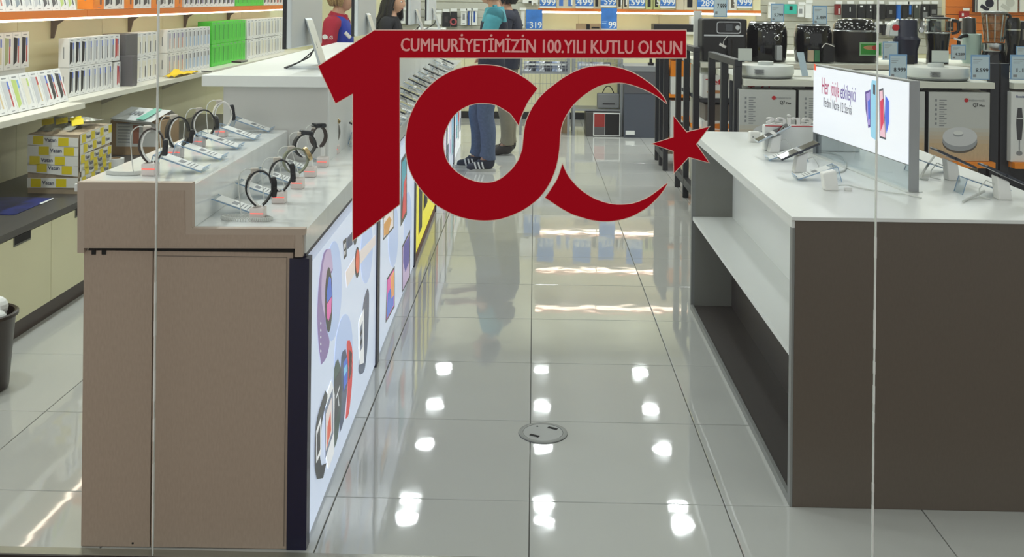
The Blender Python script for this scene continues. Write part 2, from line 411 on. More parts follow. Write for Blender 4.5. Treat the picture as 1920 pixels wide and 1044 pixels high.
MB().box(-.625, -.03, .022, 1.2, 0, .86).box(-.625, xs_ - .02, .022, 1.2, .86, ZU - .02).box(-.165, -.03, 1.2, 8.0, 0, .83).build('body', TAUPE, ctr)
zg = PF(350, 466).z
sx = PF(285, 700).x
for a, b in ((PF(155, 700).x, sx - .0015), (sx + .0015, PF(547, 700).x)):
    p = MB().box(a, b, 0.0, .02, 0.002, zg - .008).build('front_panel', TAUPE, ctr, bevel=.001)
    if a < sx - .01:
        for u in (176, 195): q = PF(u, 473); MB().box(q.x - .006, q.x + .006, -.002, .0, q.z - .006, q.z + .006).build('shelf_hole', DARK, p)
        q = PF(249, 1018); MB().cyl((q.x, -.001, q.z), (0, .002, 0), .003, 8).build('screw_hole', DARK, p)
    else:
        e = MB(); e.box(b - .018, b - .016, -.0008, 0, .01, zg - .02).box(a + .01, b - .016, -.0008, 0, zg - .022, zg - .02); e.build('seam', M('seam', (112, 100, 90), .7), p)
MB().box(-.62, -.035, .004, .022, zg - .008, zg).build('shadow_gap', DARK, ctr)
fp = [(145, 341.5), (360, 343), (360, 428), (572, 429), (571, 441), (567, 441), (567, 482), (553, 482), (553, 466), (157, 465), (157, 474), (145, 474)]
fas = MB().prism([PF(u, v, -.012) for u, v in fp], (0, .026, 0)).build('fascia', TAUPE2, ctr)
inn = [(158, 356), (346, 357), (347, 440), (552, 441), (552, 464), (158, 463)]
MB().prism([PF(u, v, -.0135) for u, v in inn], (0, .002, 0)).build('fascia_panel', TAUPE, fas)
MB().box(xl, xs_ - .004, .0, 1.2, ZU - .022, ZU).box(xs_ - .012, xs_, .014, 1.2, ZL, ZU - .001).build('upper_top', STONE, ctr, bevel=.002)
MB().box(xs_ - .015, xr, .014, 1.2, ZL - .03, ZL).box(-.17, xr + .004, 1.2, 8.0, ZL - .03, ZL).build('lower_top', STONE, ctr)
ze = PF(570, 480).z
MB().box(xr - .02, xr, .014, 1.2, ze + .004, ZL - .03).box(xr - .02, xr + .004, 1.2, 8.0, ze + .004, ZL - .03).build('top_edge', STONE, ctr)
MB().box(-.03, xr + .001, .016, 8.0, ze - .006, ze + .004).build('navy_rail', NAVY, ctr)
MB().box(PF(541, 700).x, PF(578, 700).x, -.004, .04, 0, ze - .006).build('navy_post', NAVY, ctr)
# backlit side panels
def glow(name, col, e=.46): return M(name, col, .25, emit=e)
LB = glow('backlit pale blue', (214, 224, 246)); LB2 = glow('backlit light blue', (184, 202, 242)); LBW = glow('backlit white', (236, 240, 250))
edges = [.036, 1.42, 1.50, 3.02, 3.09, 4.55, 4.62, 5.7, 5.76, 6.7, 6.76, 7.95]
lbs = []
for k in range(6):
    y0, y1 = edges[2 * k], edges[2 * k + 1]
    mats = [LB, LB, glow('backlit yellow', (238, 224, 30), .5), LBW, LB, LBW]
    base = .012 if k != 2 else .05
    lbs.append(MB().box(-.03, -.002, y0, y1, base, ze - .03).build('lightbox', mats[k], ctr))
    if k < 5: MB().box(-.03, .004, y1, edges[2 * k + 2], .0, ze - .006).build('navy_post', NAVY, ctr)
MB().box(-.03, 0, edges[4], edges[5], .0, .045).build('kick_strip', M('dark red strip', (96, 40, 44), .4), ctr)
XP = -.0015
def pp(l, par, name, mat, d=0):
    if len(l) > 6: l = smooth(l, 60, 3)
    return MB().face([PL(u, v, XP + d) for u, v in l]).build(name, mat, par)
def pe(u, v, ru, rv, par, name, mat, d=0, slope=0):
    c = PL(u, v, XP + d); a = PL(u + ru, v + slope * ru, XP + d) - c; b = PL(u, v + rv, XP + d) - c
    return MB().ell(c, a, b, 28).build(name, mat, par)
p1 = lbs[0]
pe(625, 545, 16, 92, p1, 'print_disc', LB2, 0, -1); pe(688, 470, 11, 60, p1, 'print_disc', LB2, 0, -1); pe(645, 660, 16, 70, p1, 'print_disc', LB2, 0, -1)
PUR = glow('print purple', (136, 112, 168)); PUR2 = glow('print lilac', (190, 168, 206)); PBK = glow('print black', (26, 28, 36)); PGR = glow('print dark green', (34, 62, 52)); PNV = glow('print slate blue', (58, 72, 104)); PRD = glow('print red', (214, 44, 48)); POR = glow('print orange', (226, 92, 60)); PPE = glow('print peach', (230, 218, 216)); PWH = glow('print white', (240, 240, 244)); PBL = glow('print blue', (70, 110, 214)); PPK = glow('print pink', (226, 96, 178)); PGY = glow('print grey', (120, 128, 150)); PTE = glow('print teal', (50, 150, 170)); PCY = glow('print sky', (120, 196, 236))
w_ = pp([(607, 474), (620, 466), (624, 505), (617, 520), (611, 560), (611, 610), (618, 640), (612, 670), (602, 684), (597, 640), (595, 590), (598, 530)], p1, 'watch_print', PUR, .0004)
pp([(611, 473), (620, 466), (624, 502), (616, 516), (609, 560), (610, 600), (603, 560), (604, 510)], p1, 'watch_print', PUR2, .0006)
pe(616.5, 562, 6.8, 61, p1, 'watch_print', PBK, .0008, -.4)
pp([(617, 518), (621, 522), (622, 555), (613, 568), (613, 545)], p1, 'watch_print', PBL, .001); pp([(613, 570), (622, 556), (621, 585), (616, 602), (613, 595)], p1, 'watch_print', PPK, .001)
for k in range(5): pe(601.5, 606 + 13 * k, .9, 2.6, p1, 'watch_print', PWH, .001)
pp([(643, 452), (650, 445), (650, 480), (645, 487)], p1, 'watch_print', PBK, .0004); pp([(645.5, 458), (648.5, 454), (648, 464), (646, 468)], p1, 'watch_print', PWH, .0008); pp([(645.5, 472), (648, 468), (648, 476), (646, 480)], p1, 'watch_print', PWH, .0008)
pp([(651, 446), (661, 434), (661, 458), (651, 468)], p1, 'watch_print', PNV, .0004); pe(666, 445, 3.4, 14, p1, 'watch_print', PBK, .0006, -.8)
pp([(648, 510), (666, 480), (704, 440), (704, 458), (672, 500), (650, 540)], p1, 'watch_print', PPE, .0003); pe(670, 492, 4.6, 29, p1, 'watch_print', PBK, .0006, -.6); pe(670.5, 490, 3.4, 22, p1, 'watch_print', POR, .001, -.6)
pp([(689, 540), (692, 552), (691, 610), (688, 660), (683, 695), (675, 702), (672, 690), (678, 640), (680, 580), (684, 555)], p1, 'watch_print', PNV, .0004)
pp([(673, 604), (682, 578), (682.5, 680), (674, 684)], p1, 'watch_print', PWH, .0008); pp([(675, 616), (680, 600), (680, 650), (675, 660)], p1, 'watch_print', PGY, .001); pp([(676, 624), (679, 614), (679, 622), (676, 632)], p1, 'watch_print', PBK, .0012); pp([(676, 640), (679, 632), (679, 640), (676, 650)], p1, 'watch_print', PBK, .0012)
pp([(650, 646), (656, 638), (661, 660), (660, 720), (654, 775), (648, 785), (652, 720)], p1, 'watch_print', PRD, .0004); pp([(655, 655), (660, 662), (659, 700), (654, 715)], p1, 'watch_print', M('print maroon', (92, 30, 34), .3, emit=.3), .0006)
pp([(640, 668), (648, 654), (653, 690), (650, 740), (644, 790), (637, 812), (637, 740)], p1, 'watch_print', PNV, .0008); pp([(644, 680), (651, 668), (651, 715), (644, 735)], p1, 'watch_print', PBL, .001); pp([(645, 690), (650, 682), (650, 696), (645, 706)], p1, 'watch_print', PCY, .0012)
pp([(627, 690), (634, 672), (640, 700), (640, 760), (633, 820), (627, 840), (626, 760)], p1, 'watch_print', PGR, .001); pp([(626, 716), (640, 690), (640, 752), (626, 800)], p1, 'watch_print', PBK, .0012); pp([(630, 745), (637, 722), (637.6, 724), (630.6, 748)], p1, 'watch_print', PWH, .0014); pp([(633, 738), (633.8, 737), (636, 760), (635, 762)], p1, 'watch_print', PWH, .0014)
pp([(612, 742), (622, 712), (628, 740), (626, 850), (616, 880), (611, 850)], p1, 'watch_print', PWH, .0012); pp([(609, 768), (624, 728), (625, 812), (610, 860)], p1, 'watch_print', PGY, .0013); pp([(611, 776), (622, 744), (623, 808), (611, 846)], p1, 'watch_print', PPE, .0014); pp([(614, 800), (620, 770), (621, 806), (613, 840)], p1, 'watch_print', POR, .0016)
pp([(601, 760), (610, 732), (614, 745), (604, 790), (600, 850), (603, 872), (612, 868), (606, 896), (594, 898), (590, 870), (592, 800)], p1, 'watch_print', PBK, .0016); pp([(593, 808), (602, 780), (602, 850), (593, 868)], p1, 'watch_print', PWH, .0018); pp([(594.5, 815), (600.5, 795), (600.5, 842), (594.5, 858)], p1, 'watch_print', PBK, .002)
p2 = lbs[1]
pe(738, 440, 9, 60, p2, 'print_disc', LB2, 0, -.8); pe(765, 420, 7, 60, p2, 'print_disc', LB2, 0, -.8)
pp([(718, 404), (738.5, 378), (738.5, 427), (718.5, 451)], p2, 'phone_print', PBK, .0004); pp([(719.2, 410), (737.5, 386), (737.5, 424), (719.4, 446)], p2, 'phone_print', PPE, .0006); pp([(720, 420), (730, 405), (734, 412), (728, 438), (720, 442)], p2, 'phone_print', glow('print amber', (206, 142, 60)), .0008)
pp([(752, 300), (763, 282), (763, 402), (751, 425)], p2, 'phone_print', PBK, .0004); pp([(753, 306), (762, 292), (762, 330), (753, 385)], p2, 'phone_print', PTE, .0006); pp([(757, 345), (762, 325), (762, 395), (754, 412)], p2, 'phone_print', PRD, .0008)
pp([(754, 461), (769, 430), (769, 520), (754, 549)], p2, 'phone_print', PBK, .0004); pp([(755, 464), (768, 437), (768, 517), (755, 544)], p2, 'phone_print', PUR2, .0006); pp([(757, 460), (768, 440), (768, 488), (760, 510), (756, 490)], p2, 'phone_print', M('print violet', (84, 74, 168), .3, emit=.4), .0008)
pp([(725.5, 522), (740, 498), (740, 575), (723, 606)], p2, 'phone_print', PBK, .0004); pp([(726.5, 525), (739, 504), (739, 572), (724.5, 600)], p2, 'phone_print', PPK, .0006); pp([(727, 550), (738, 530), (738, 572), (725, 598)], p2, 'phone_print', PBL, .0008); pp([(732, 520), (739, 507), (739, 552), (734, 560)], p2, 'phone_print', glow('print apricot', (236, 160, 96)), .001)
p3 = lbs[2]
for a, b, z0, z1 in ((3.3, 3.52, .12, .8), (3.62, 3.9, .2, .5), (3.66, 3.76, .2, .78), (4.0, 4.28, .2, .34), (4.0, 4.1, .2, .78), (4.36, 4.46, .2, .78)):
    MB().box(XP, XP + .0006, a, b, z0, z1).build('letter_print', M('print charcoal', (52, 54, 48), .4, emit=.15), p3)
for k, n in ((3, 3), (4, 3), (5, 4)):
    for i in range(n):
        y = edges[2 * k] + (edges[2 * k + 1] - edges[2 * k]) * (i + .5) / n
        MB().box(XP, XP + .0006, y - .1, y + .1, .12 + .05 * (i % 2), .66).build('phone_print', [PNV, PUR2, PTE, PGY][(i + k) % 4], lbs[k])
        MB().box(XP, XP + .001, y - .07, y + .06, .3, .6).build('phone_print', [PWH, PPE, PCY, PRD][(i + k) % 4], lbs[k])

# ------------------------------------------------------------------ cash desk behind it, in line with the counter
desk = thing('cash_desk', 'tall grey cash desk with white overhanging top behind the watch counter', 'desk', B0, CA, world=False)
MB().box(-.59, -.175, 1.21, 4.2, 0, 1.19).box(-.42, -.175, 4.2, 8.0, 0, 1.19).build('body', M('pale grey laminate', (204, 203, 200), .4), desk, bevel=.002)
MB().box(-.175, -.168, 1.215, 8.0, ZL, 1.19).build('side_panel', WHITE, desk)
MB().box(-.665, -.17, 1.17, 4.2, 1.19, 1.235).box(-.45, -.17, 4.2, 8.0, 1.19, 1.235).build('desk_top', WHITE, desk, bevel=.003)
# ------------------------------------------------------------------ watches on security stands
STRAPS = {'black': M('black rubber strap', (22, 23, 27), .55), 'white': M('white rubber strap', (226, 222, 216), .5), 'brown': M('dark brown strap', (58, 46, 42), .6), 'steel': M('steel strap', (168, 164, 156), .3, .9), 'olive': M('grey green strap', (120, 124, 104), .5)}
SCR = M('dark watch glass', (18, 20, 24), .06); GOLD = M('gilt case', (186, 164, 122), .3, 1); GUN = M('gunmetal case', (58, 60, 64), .35, .8)
PLIN = M('pinkish stand front', (224, 214, 210), .45); REDL = M('red stand light', (236, 80, 66), .4, emit=1.2)
CORD = M('grey white cord', (206, 208, 204), .5)
def watch(base, cen, rx, rz, strap, case, th, ccol, label, z, psi=0.0, coil=None, gap=(-70, 250)):
    """base: foot of the stand, cen: centre of the strap loop"""
    t = thing('watch_stand', label, 'watch', base, group=None)
    b = Vector(base); c = Vector(cen)
    s = MB().box(b.x - .021, b.x + .021, b.y - .021, b.y + .021, z, z + .037).build('stand_block', PLIN, t, bevel=.004)
    MB().box(b.x - .018, b.x + .02, b.y - .0222, b.y - .0208, z + .02, z + .022).build('stand_light', REDL, s)
    h = Vector((cos(psi), sin(psi), 0)); zz = Vector((0, 0, 1)); q = h.cross(zz)
    bot = c.z - rz
    MB().box(b.x - .007, b.x + .007, b.y - .007, b.y + .007, z + .04, max(bot + .001, z + .04)).build('stand_neck', WPLA, t)
    MB().band(c, h, zz, rx - .0075, rz - .005, .02, .004, 95, 268, 24).build('clip', WPLA, t, smooth=True)
    a = radians(112); k = c + h * (rx * cos(a)) + zz * (rz * sin(a)) + zz * .006
    MB().obox(k, h * .011, q * .01, zz * .008).build('clip_head', M('warm grey clip', (186, 178, 168), .5), t, bevel=.002)
    MB().tube(sp([k, k - h * .025 + zz * .006, k - h * .045 - zz * .02, b - h * .05 + zz * .03, b - h * .045 + zz * .004], 5), .0016, 6).build('sensor_wire', CORD, t, smooth=True)
    MB().band(c, h, zz, rx, rz, .022, .0045, gap[0], gap[1] if gap[1] > gap[0] else gap[1] + 360, 36).build('strap', STRAPS[strap], t, smooth=True)
    if case:
        a = radians(th); n = (h * cos(a) * rz + zz * sin(a) * rx).normalized(); tt = q.cross(n); e = c + h * ((rx + .002) * cos(a)) + zz * ((rz + .002) * sin(a))
        if case == 'round':
            cb = MB().cyl(e - n * .002, n * .014, .026, 28, rim=.002).build('case', ccol, t, smooth=True); MB().cyl(e + n * .012, n * .0008, .021, 24).build('watch_glass', SCR, cb)
        else:
            w_ = .019 if case == 'square' else .010
            cb = MB().obox(e + n * .004, q * w_, tt * (.024 if case == 'square' else .03), n * .0075).build('case', ccol, t, bevel=.004); MB().obox(e + n * .0119, q * (w_ - .003), tt * .02, n * .0006).build('watch_glass', SCR, cb)
        MB().cyl(e + n * .004 + q * .018, q * .008, .003, 8).build('crown', ccol, cb)
    if coil:
        pts = []
        N = 420
        for i in range(N):
            s_ = i / (N - 1); j = s_ * (len(coil) - 1); i0 = min(int(j), len(coil) - 2); f = j - i0
            p0, p1_, p2_, p3_ = [Vector(coil[max(0, min(len(coil) - 1, i0 + d))]) for d in (-1, 0, 1, 2)]
            pt = .5 * ((2 * p1_) + (p2_ - p0) * f + (2 * p0 - 5 * p1_ + 4 * p2_ - p3_) * f * f + (3 * p1_ - p0 - 3 * p2_ + p3_) * f ** 3)
            w2 = i * 2 * pi / 7
            pts.append(pt + Vector((cos(w2) * .002, 0, .006 + sin(w2) * .0045)) + Vector((0, sin(w2) * .002, 0)))
        MB().tube(pts, .0022, 5).build('coiled_cord', CORD, t, smooth=True)
    return t
def wset(u, v, z, cu, cv, wpx, hpx, dy=0):
    b = P(u, v, Z=z); c = P(cu, cv, Y=b.y + dy); s = (c.y) / F
    return b, c, wpx * s / 2, hpx * s / 2
LOW = [(484, 411, 486, 353, 46, 64, 'black', 'slim', 2, STRAPS['black'], 'black fitness band nearest the shop window on the lower counter step'),
       (524, 380, 526, 329, 38, 57, 'black', 'slim', 8, STRAPS['black'], 'second black fitness band, standing right behind the nearest one'),
       (558, 353, 554, 302, 44, 46, 'olive', 'round', 28, GOLD, 'round gilt watch with tilted dark dial, third on the lower step'),
       (582, 331, 571, 273, 40, 42, 'black', 'round', 82, GUN, 'round black watch with its dial lying on top, fourth on the lower step'),
       (605, 312, 597, 257, 30, 38, 'brown', 'square', 88, GUN, 'square grey smartwatch with dark frame, fifth on the lower step'),
       (626, 288, 622, 249, 28, 46, 'steel', 'round', 70, GOLD, 'round watch with pale steel bracelet, last on the lower step')]
for k, (u, v, cu, cv, w, h, st, ca, th, cc, lab) in enumerate(LOW):
    b, c, rx, rz = wset(u, v, ZL, cu, cv, w, h)
    coil = None
    if k == 0: coil = [b + Vector((.02, .01, 0)), b + Vector((.045, -.02, 0)), b + Vector((.0, -.035, 0)), b + Vector((-.07, -.033, 0)), b + Vector((-.105, -.008, 0)), b + Vector((-.08, .02, 0)), b + Vector((-.03, .02, 0))]
    watch(b, c, rx, rz, st, ca, th, cc, lab, ZL, psi=(.35, .3, .45, .6, .75, .7)[k], coil=coil)
UP = [(282, 328, 284, 273, 42, 62, 'brown', 'square', -6, GUN, 'dark strapped watch on white clip, nearest on the upper counter step'),
      (330, 296, 333, 249, 40, 58, 'black', 'square', -15, BLACK, 'large black square smartwatch, second on the upper step'),
      (372, 275, 381, 234, 40, 54, 'black', 'round', 5, BLACK, 'black round sports watch, third on the upper step'),
      (415, 256, 417, 217, 32, 50, 'white', 'slim', 12, STRAPS['black'], 'white and black fitness band, fourth on the upper step'),
      (450, 240, 456, 206, 28, 46, 'white', 'slim', 42, STRAPS['black'], 'white fitness band with slim black screen, last on the upper step')]
for k, (u, v, cu, cv, w, h, st, ca, th, cc, lab) in enumerate(UP):
    b, c, rx, rz = wset(u, v, ZU, cu, cv, w, h)
    coil = [b + Vector((-.03, .0, 0)), b + Vector((-.06, -.02, 0)), b + Vector((-.10, -.015, 0)), b + Vector((-.13, .0, 0))] if k == 0 else None
    watch(b, c, rx, rz, st, ca, th, cc, lab, ZU, psi=(.3, .7, .45, .35, .3)[k], coil=coil)
# ------------------------------------------------------------------ acrylic price holders
def holder(label, loc, rot, group):
    t = thing('price_holder', label, 'price holder', loc, rot, group, world=False)
    L_, h, w = .145, .055, .036; th = math.atan2(h - .006, L_)
    d, n = Vector((cos(th), 0, -sin(th))), Vector((sin(th), 0, cos(th))); o = Vector((-L_ / 2, 0, h)); ln = math.hypot(L_, h - .006)
    s = MB().obox(o + d * ln / 2, d * ln / 2, Vector((0, w, 0)), n * .0012).obox(o + d * ln + n * .006, n * .007, Vector((0, w, 0)), d * .001).obox(o + Vector((-.008, 0, -h / 2)), Vector((-.008, 0, -h / 2)), Vector((0, w, 0)), Vector((.001, 0, -.0003))).build('holder_sheet', ACR, t)
    e = MB()
    for sg in (-1, 1):
        e.obox(o + d * ln / 2 + Vector((0, sg * w, 0)), d * ln / 2, Vector((0, .0008, 0)), n * .0013)
        e.obox(o + Vector((-.008, sg * w, -h / 2)), Vector((-.008, 0, -h / 2)), Vector((0, .0008, 0)), Vector((.0011, 0, -.0003)))
    e.obox(o + n * .0004, d * .001, Vector((0, w, 0)), n * .0014); e.obox(o + d * ln + n * .013, n * .001, Vector((0, w, 0)), d * .0014)
    e.build('holder_edge', ACRE, s)
    p = MB().obox(o + d * (ln * .56) + n * .0022, d * ln * .4, Vector((0, w * .9, 0)), n * .0004).build('price_slip', PAPER, t)
    i = MB()
    i.obox(o + d * (ln * .52) + n * .0029, d * .009, Vector((0, .017, 0)), n * .0002)
    for k in range(3): i.obox(o + d * (ln * (.66 + .07 * k)) + n * .0029, d * .0016, Vector((0, .024, 0)), n * .0002)
    i.build('print', GREYINK, p)
    return t
H0 = None
UH = [(340, 310), (378, 288), (412, 268), (446, 252), (474, 238)]
for k, (u, v) in enumerate(UH):
    q = P(u, v, Z=ZU + .02)
    H0 = holder('clear price holder, %s from the window on the upper counter step' % ORD[k], (q.x, q.y, ZU), CA, 'price holders on the upper step') if k == 0 else dup(H0, (q.x, q.y, ZU), label='clear price holder, %s from the window on the upper counter step' % ORD[k], group='price holders on the upper step')
for k, (u, v) in enumerate([(440, 382), (482, 352), (515, 328), (543, 304), (566, 286)]):
    q = P(u, v, Z=ZL + .03)
    dup(H0, (q.x, q.y, ZL), label='clear price holder, %s from the window on the lower counter step' % ORD[k], group='price holders on the lower step')
# ------------------------------------------------------------------ phones displayed along the far counter
SLAB = M('phone body', (52, 56, 66), .3, .4); SLAB2 = M('pale phone body', (186, 196, 206), .3, .3); SCRN = M('phone screen', (16, 18, 22), .05)
def phone(label, loc, rot, group, slab=SLAB, tilt=24, cat='phone'):
    t = thing('display_phone', label, cat, loc, rot, group, world=False)
    th = radians(tilt); d, n = Vector((cos(th), 0, -sin(th))), Vector((sin(th), 0, cos(th))); c = Vector((0, 0, .075))
    st = MB().prism([(-.022, -.024, 0), (.024, -.024, 0), (.012, -.024, .062), (-.03, -.024, .08)], (0, .048, 0)).build('stand', WPLA, t, bevel=.004)
    b = MB().obox(c + n * .008, d * .08, Vector((0, .038, 0)), n * .004).build('phone_body', slab, t, bevel=.003)
    MB().obox(c + n * .0122, d * .077, Vector((0, .0355, 0)), n * .0004).build('screen', SCRN, b)
    MB().obox(c + n * .008, d * .008, Vector((0, .043, 0)), n * .0052).build('clamp', slab if slab is not SLAB2 else WPLA, b)
    MB().tube([(-.028, .0, .05), (-.05, .015, .06), (-.07, .02, .03), (-.075, .01, .006), (-.05, -.02, .004)], .002, 6).build('charging_cord', CORD, t, smooth=True)
    return t
PH = {}
n = 0
for k, yy in enumerate([4.45, 4.75, 5.05, 5.36, 5.66, 5.96, 6.26, 6.56, 6.86, 7.16, 7.5, 7.9, 8.4, 8.9, 9.4]):
    q = L2W(-.075, yy - B0.y); kind = ('dark', 'pale')[k % 3 == 1]
    lab = '%s display phone on clamp stand, %s along the far counter beside the cash desk' % (kind, ORD[k])
    if kind not in PH: PH[kind] = phone(lab, (q.x, q.y, ZL), CA, 'phones along the far counter', SLAB if kind == 'dark' else SLAB2)
    else: dup(PH[kind], (q.x, q.y, ZL), label=lab)
    q = L2W(-.08, yy + .13 - B0.y)
    dup(H0, (q.x, q.y, ZL), label='clear price holder beside the %s phone of the far counter' % ORD[k], group='price holders along the far counter')
# ------------------------------------------------------------------ monitors on the cash desk, seen from behind
MONW = M('silver white monitor back', (206, 211, 214), .35, .2)
def monitor(label, x, y, rot=-.05):
    t = thing('monitor', label, 'monitor', (x, y, 1.235), rot, 'silver monitors on the cash desk', world=False)
    p = MB().obox((0, 0, .26), (.012, 0, 0), (0, .25, 0), (0, 0, .165)).build('monitor_back', MONW, t, bevel=.006)
    MB().obox((-.019, 0, .26), (.007, 0, 0), (0, .252, 0), (0, 0, .167)).build('screen', SCRN, p)
    MB().prism([(.02, -.05, .21), (.012, -.05, .22), (.075, -.05, .012), (.088, -.05, .012)], (0, .1, 0)).build('stand_arm', M('monitor stand', (190, 195, 198), .3, .5), t)
    MB().box(-.06, .1, -.09, .09, 0, .012).build('stand_foot', MONW, t, bevel=.003)
    MB().tube([(.02, .03, .2), (.05, .02, .11), (.03, -.03, .05), (-.02, -.09, .02), (-.05, -.12, .005)], .0035, 6).tube([(.02, .0, .19), (.06, -.02, .09), (.0, -.08, .03), (-.06, -.11, .005)], .003, 6).build('cable', BLACK, t, smooth=True)
    return t
m0 = monitor('silver white monitor seen from behind, nearest on the cash desk', -1.012, 4.5)
dup(m0, (-.985, 5.95, 1.235), label='silver white monitor, second from the window, beside the woman in blue')
dup(m0, (-1.0, 8.5, 1.235), label='silver white monitor, third along the cash desk, beside the woman in black')
dup(m0, (-1.02, 10.1, 1.235), label='silver white monitor, farthest along the cash desk')
# ------------------------------------------------------------------ low cabinets along the left wall with a dark worktop
DKW = M('dark stone worktop', (78, 76, 74), .38, noise=.06, nscale=30)
XB = -2.29
MB().box(XL + .012, XB, 2.9, 9.0, .472, .503).build('worktop', DKW)
tag(bpy.data.objects['worktop'], 'long dark grey worktop over the low cream cabinets at the left wall', 'worktop')
cab_y = [3.63, 4.23, 4.836, 5.44, 6.04, 6.64, 7.24, 7.84, 8.44, 9.0]
for k, (a, b) in enumerate(zip(cab_y, cab_y[1:])):
    t = thing('low_cabinet', 'low cream cabinet under the dark worktop, %s from the window' % ORD[k], 'cabinet', (-2.6, (a + b) / 2, 0), group='low cream cabinets')
    MB().box(XL + .012, XB - .022, a + .001, b - .001, .085, .472).build('carcass', CREAM, t)
    MB().box(XL + .03, XB - .028, a, b, 0, .085).build('plinth', M('dark brown plinth', (62, 46, 40), .3), t)
    d = MB().box(XB - .02, XB - .002, a + .002, b - .002, .088, .468).build('door', CREAM, t, bevel=.001)
    m = (b + a) / 2 + .02
    MB().box(XB - .003, XB + .001, m - .075, m + .075, .428, .47).build('handle', M('dull grip', (112, 112, 104), .4, .5), d)
    MB().box(XB - .002, XB + .0016, m - .07, m + .075, .436, .47).build('grip_recess', DARK, d)
# leaflet with blue galaxy print
gal = M('blue galaxy print', (40, 52, 120), .3, noise=.75, nscale=7)
q = [P(u, v, Z=.5045) for u, v in [(-40, 402), (28, 403), (100, 372), (30, 369), (-60, 373)]]
lf = MB().prism(q, (0, 0, .0015)).build('leaflet', gal)
tag(lf, 'glossy leaflet with blue space print lying on the dark worktop', 'leaflet')
MB().prism([P(u, v, Z=.5062) for u, v in [(74, 381), (99, 371), (101, 372), (77, 383)]], (0, 0, .0004)).build('page_edge', PAPER, lf)
# ------------------------------------------------------------------ parcel wrapped in yellow and white printed tape
pc = thing('wrapped_parcel', 'brown carton wrapped in white and yellow printed tape under cream shelf', 'parcel', (-2.5, 5.5, .504))
A0, A1, A2 = P(52, 362, Z=.504), P(147, 364, Z=.504), P(206, 334, Z=.504)
e1 = A1 - A0; e1.z = 0; e2 = Vector((-e1.y, e1.x, 0)).normalized() * .42; e2 = Vector((A2.x - A1.x, A2.y - A1.y, 0))
hgt = .31
# carton with lightly wrinkled film wrap: subdivided box
def wrinkle(o, u_, v_, nu, nv, amp, mb, m=0):
    k = len(mb.v)
    nn = u_.cross(v_).normalized()
    for j in range(nv + 1):
        for i in range(nu + 1):
            edge = i in (0, nu) or j in (0, nv)
            mb.v.append(o + u_ * (i / nu) + v_ * (j / nv) + nn * (0 if edge else random.uniform(-amp, amp)))
    for j in range(nv):
        for i in range(nu):
            a = k + j * (nu + 1) + i; mb.f.append((a, a + 1, a + nu + 2, a + nu + 1)); mb.m.append(m)
zv = Vector((0, 0, hgt)); mb = MB()
wrinkle(A0, e1, zv, 10, 9, .005, mb); wrinkle(A1, e2, zv, 12, 9, .006, mb); wrinkle(A1 + e2, -e1, zv, 4, 4, .004, mb); wrinkle(A0 + e2, -e2, zv, 4, 4, .004, mb); wrinkle(A0 + zv, e1, e2, 8, 10, .012, mb)
mb.build('carton', M('wrapped carton', (176, 160, 136), .35), pc, smooth=False, weld=True)
FILM = M('tape white', (230, 230, 222), .25); YEL = M('tape yellow', (226, 206, 36), .3)
def tape(o, along, z0, z1, n, par, seed):
    al = along.normalized(); nn = Vector((al.y, -al.x, 0)) * .007; L = along.length
    b = MB(); sl = random.uniform(-.02, .02)
    b.prism([o + nn + Vector((0, 0, z0)), o + al * L + nn + Vector((0, 0, z0 + sl)), o + al * L + nn + Vector((0, 0, z1 + sl)), o + nn + Vector((0, 0, z1))], nn * .05)
    tp = b.build('tape', FILM, par, bevel=0)
    pitch = .135; s = seed
    while s < L - .03:
        f = s / L; zz = z0 + sl * f
        w2 = min(.055, L - s - .002)
        MB().face([o + al * s + nn * 1.15 + Vector((0, 0, zz + .004)), o + al * (s + w2) + nn * 1.15 + Vector((0, 0, zz + .004)), o + al * (s + w2) + nn * 1.15 + Vector((0, 0, zz + z1 - z0 - .004)), o + al * s + nn * 1.15 + Vector((0, 0, zz + z1 - z0 - .004))]).build('tape_print', YEL, tp)
        if s + .062 + .07 < L: txt('Vatan', o + al * (s + .062) + nn * 1.15 + Vector((0, 0, zz + (z1 - z0) * .36)), al, (0, 0, 1), .019, M('tape navy ink', (28, 34, 74), .5), tp, bold=.02, w=.062)
        s += pitch
for k, z in enumerate((.03, .112, .148, .2, .255)):
    tape(A0, e1, z, z + .052, 3, pc, (.02, .05, .012, .06, .03)[k]); tape(A1, e2, z + .004, z + .056, 4, pc, (.03, .06, .01, .045, .02)[k])
tape(A1 + e2 * .04, e2 * .9, .085, .135, 3, pc, .05)
mb = MB()
wrinkle(A0 + zv + Vector((0, .05, .004)) + e2 * .1, e1 * .7, e2 * .5 + Vector((0, 0, .05)), 7, 7, .018, mb); wrinkle(A0 + zv + e1 * .35 + e2 * .35 + Vector((0, 0, .05)), e1 * .6, e2 * .55 - Vector((0, 0, .02)), 7, 7, .018, mb)
wrap = mb.build('wrap_top', M('silvery film wrap', (196, 198, 190), .15, .55), pc, weld=True)
for k in range(4):
    c = A0 + zv + e1 * (.2 + .2 * k) + e2 * (.25 + .12 * (k % 3)) + Vector((0, 0, .05))
    MB().obox(c, (.03, .004, .006), (-.01, .02, .012), (0, 0, .001)).build('tape_print', YEL, wrap)
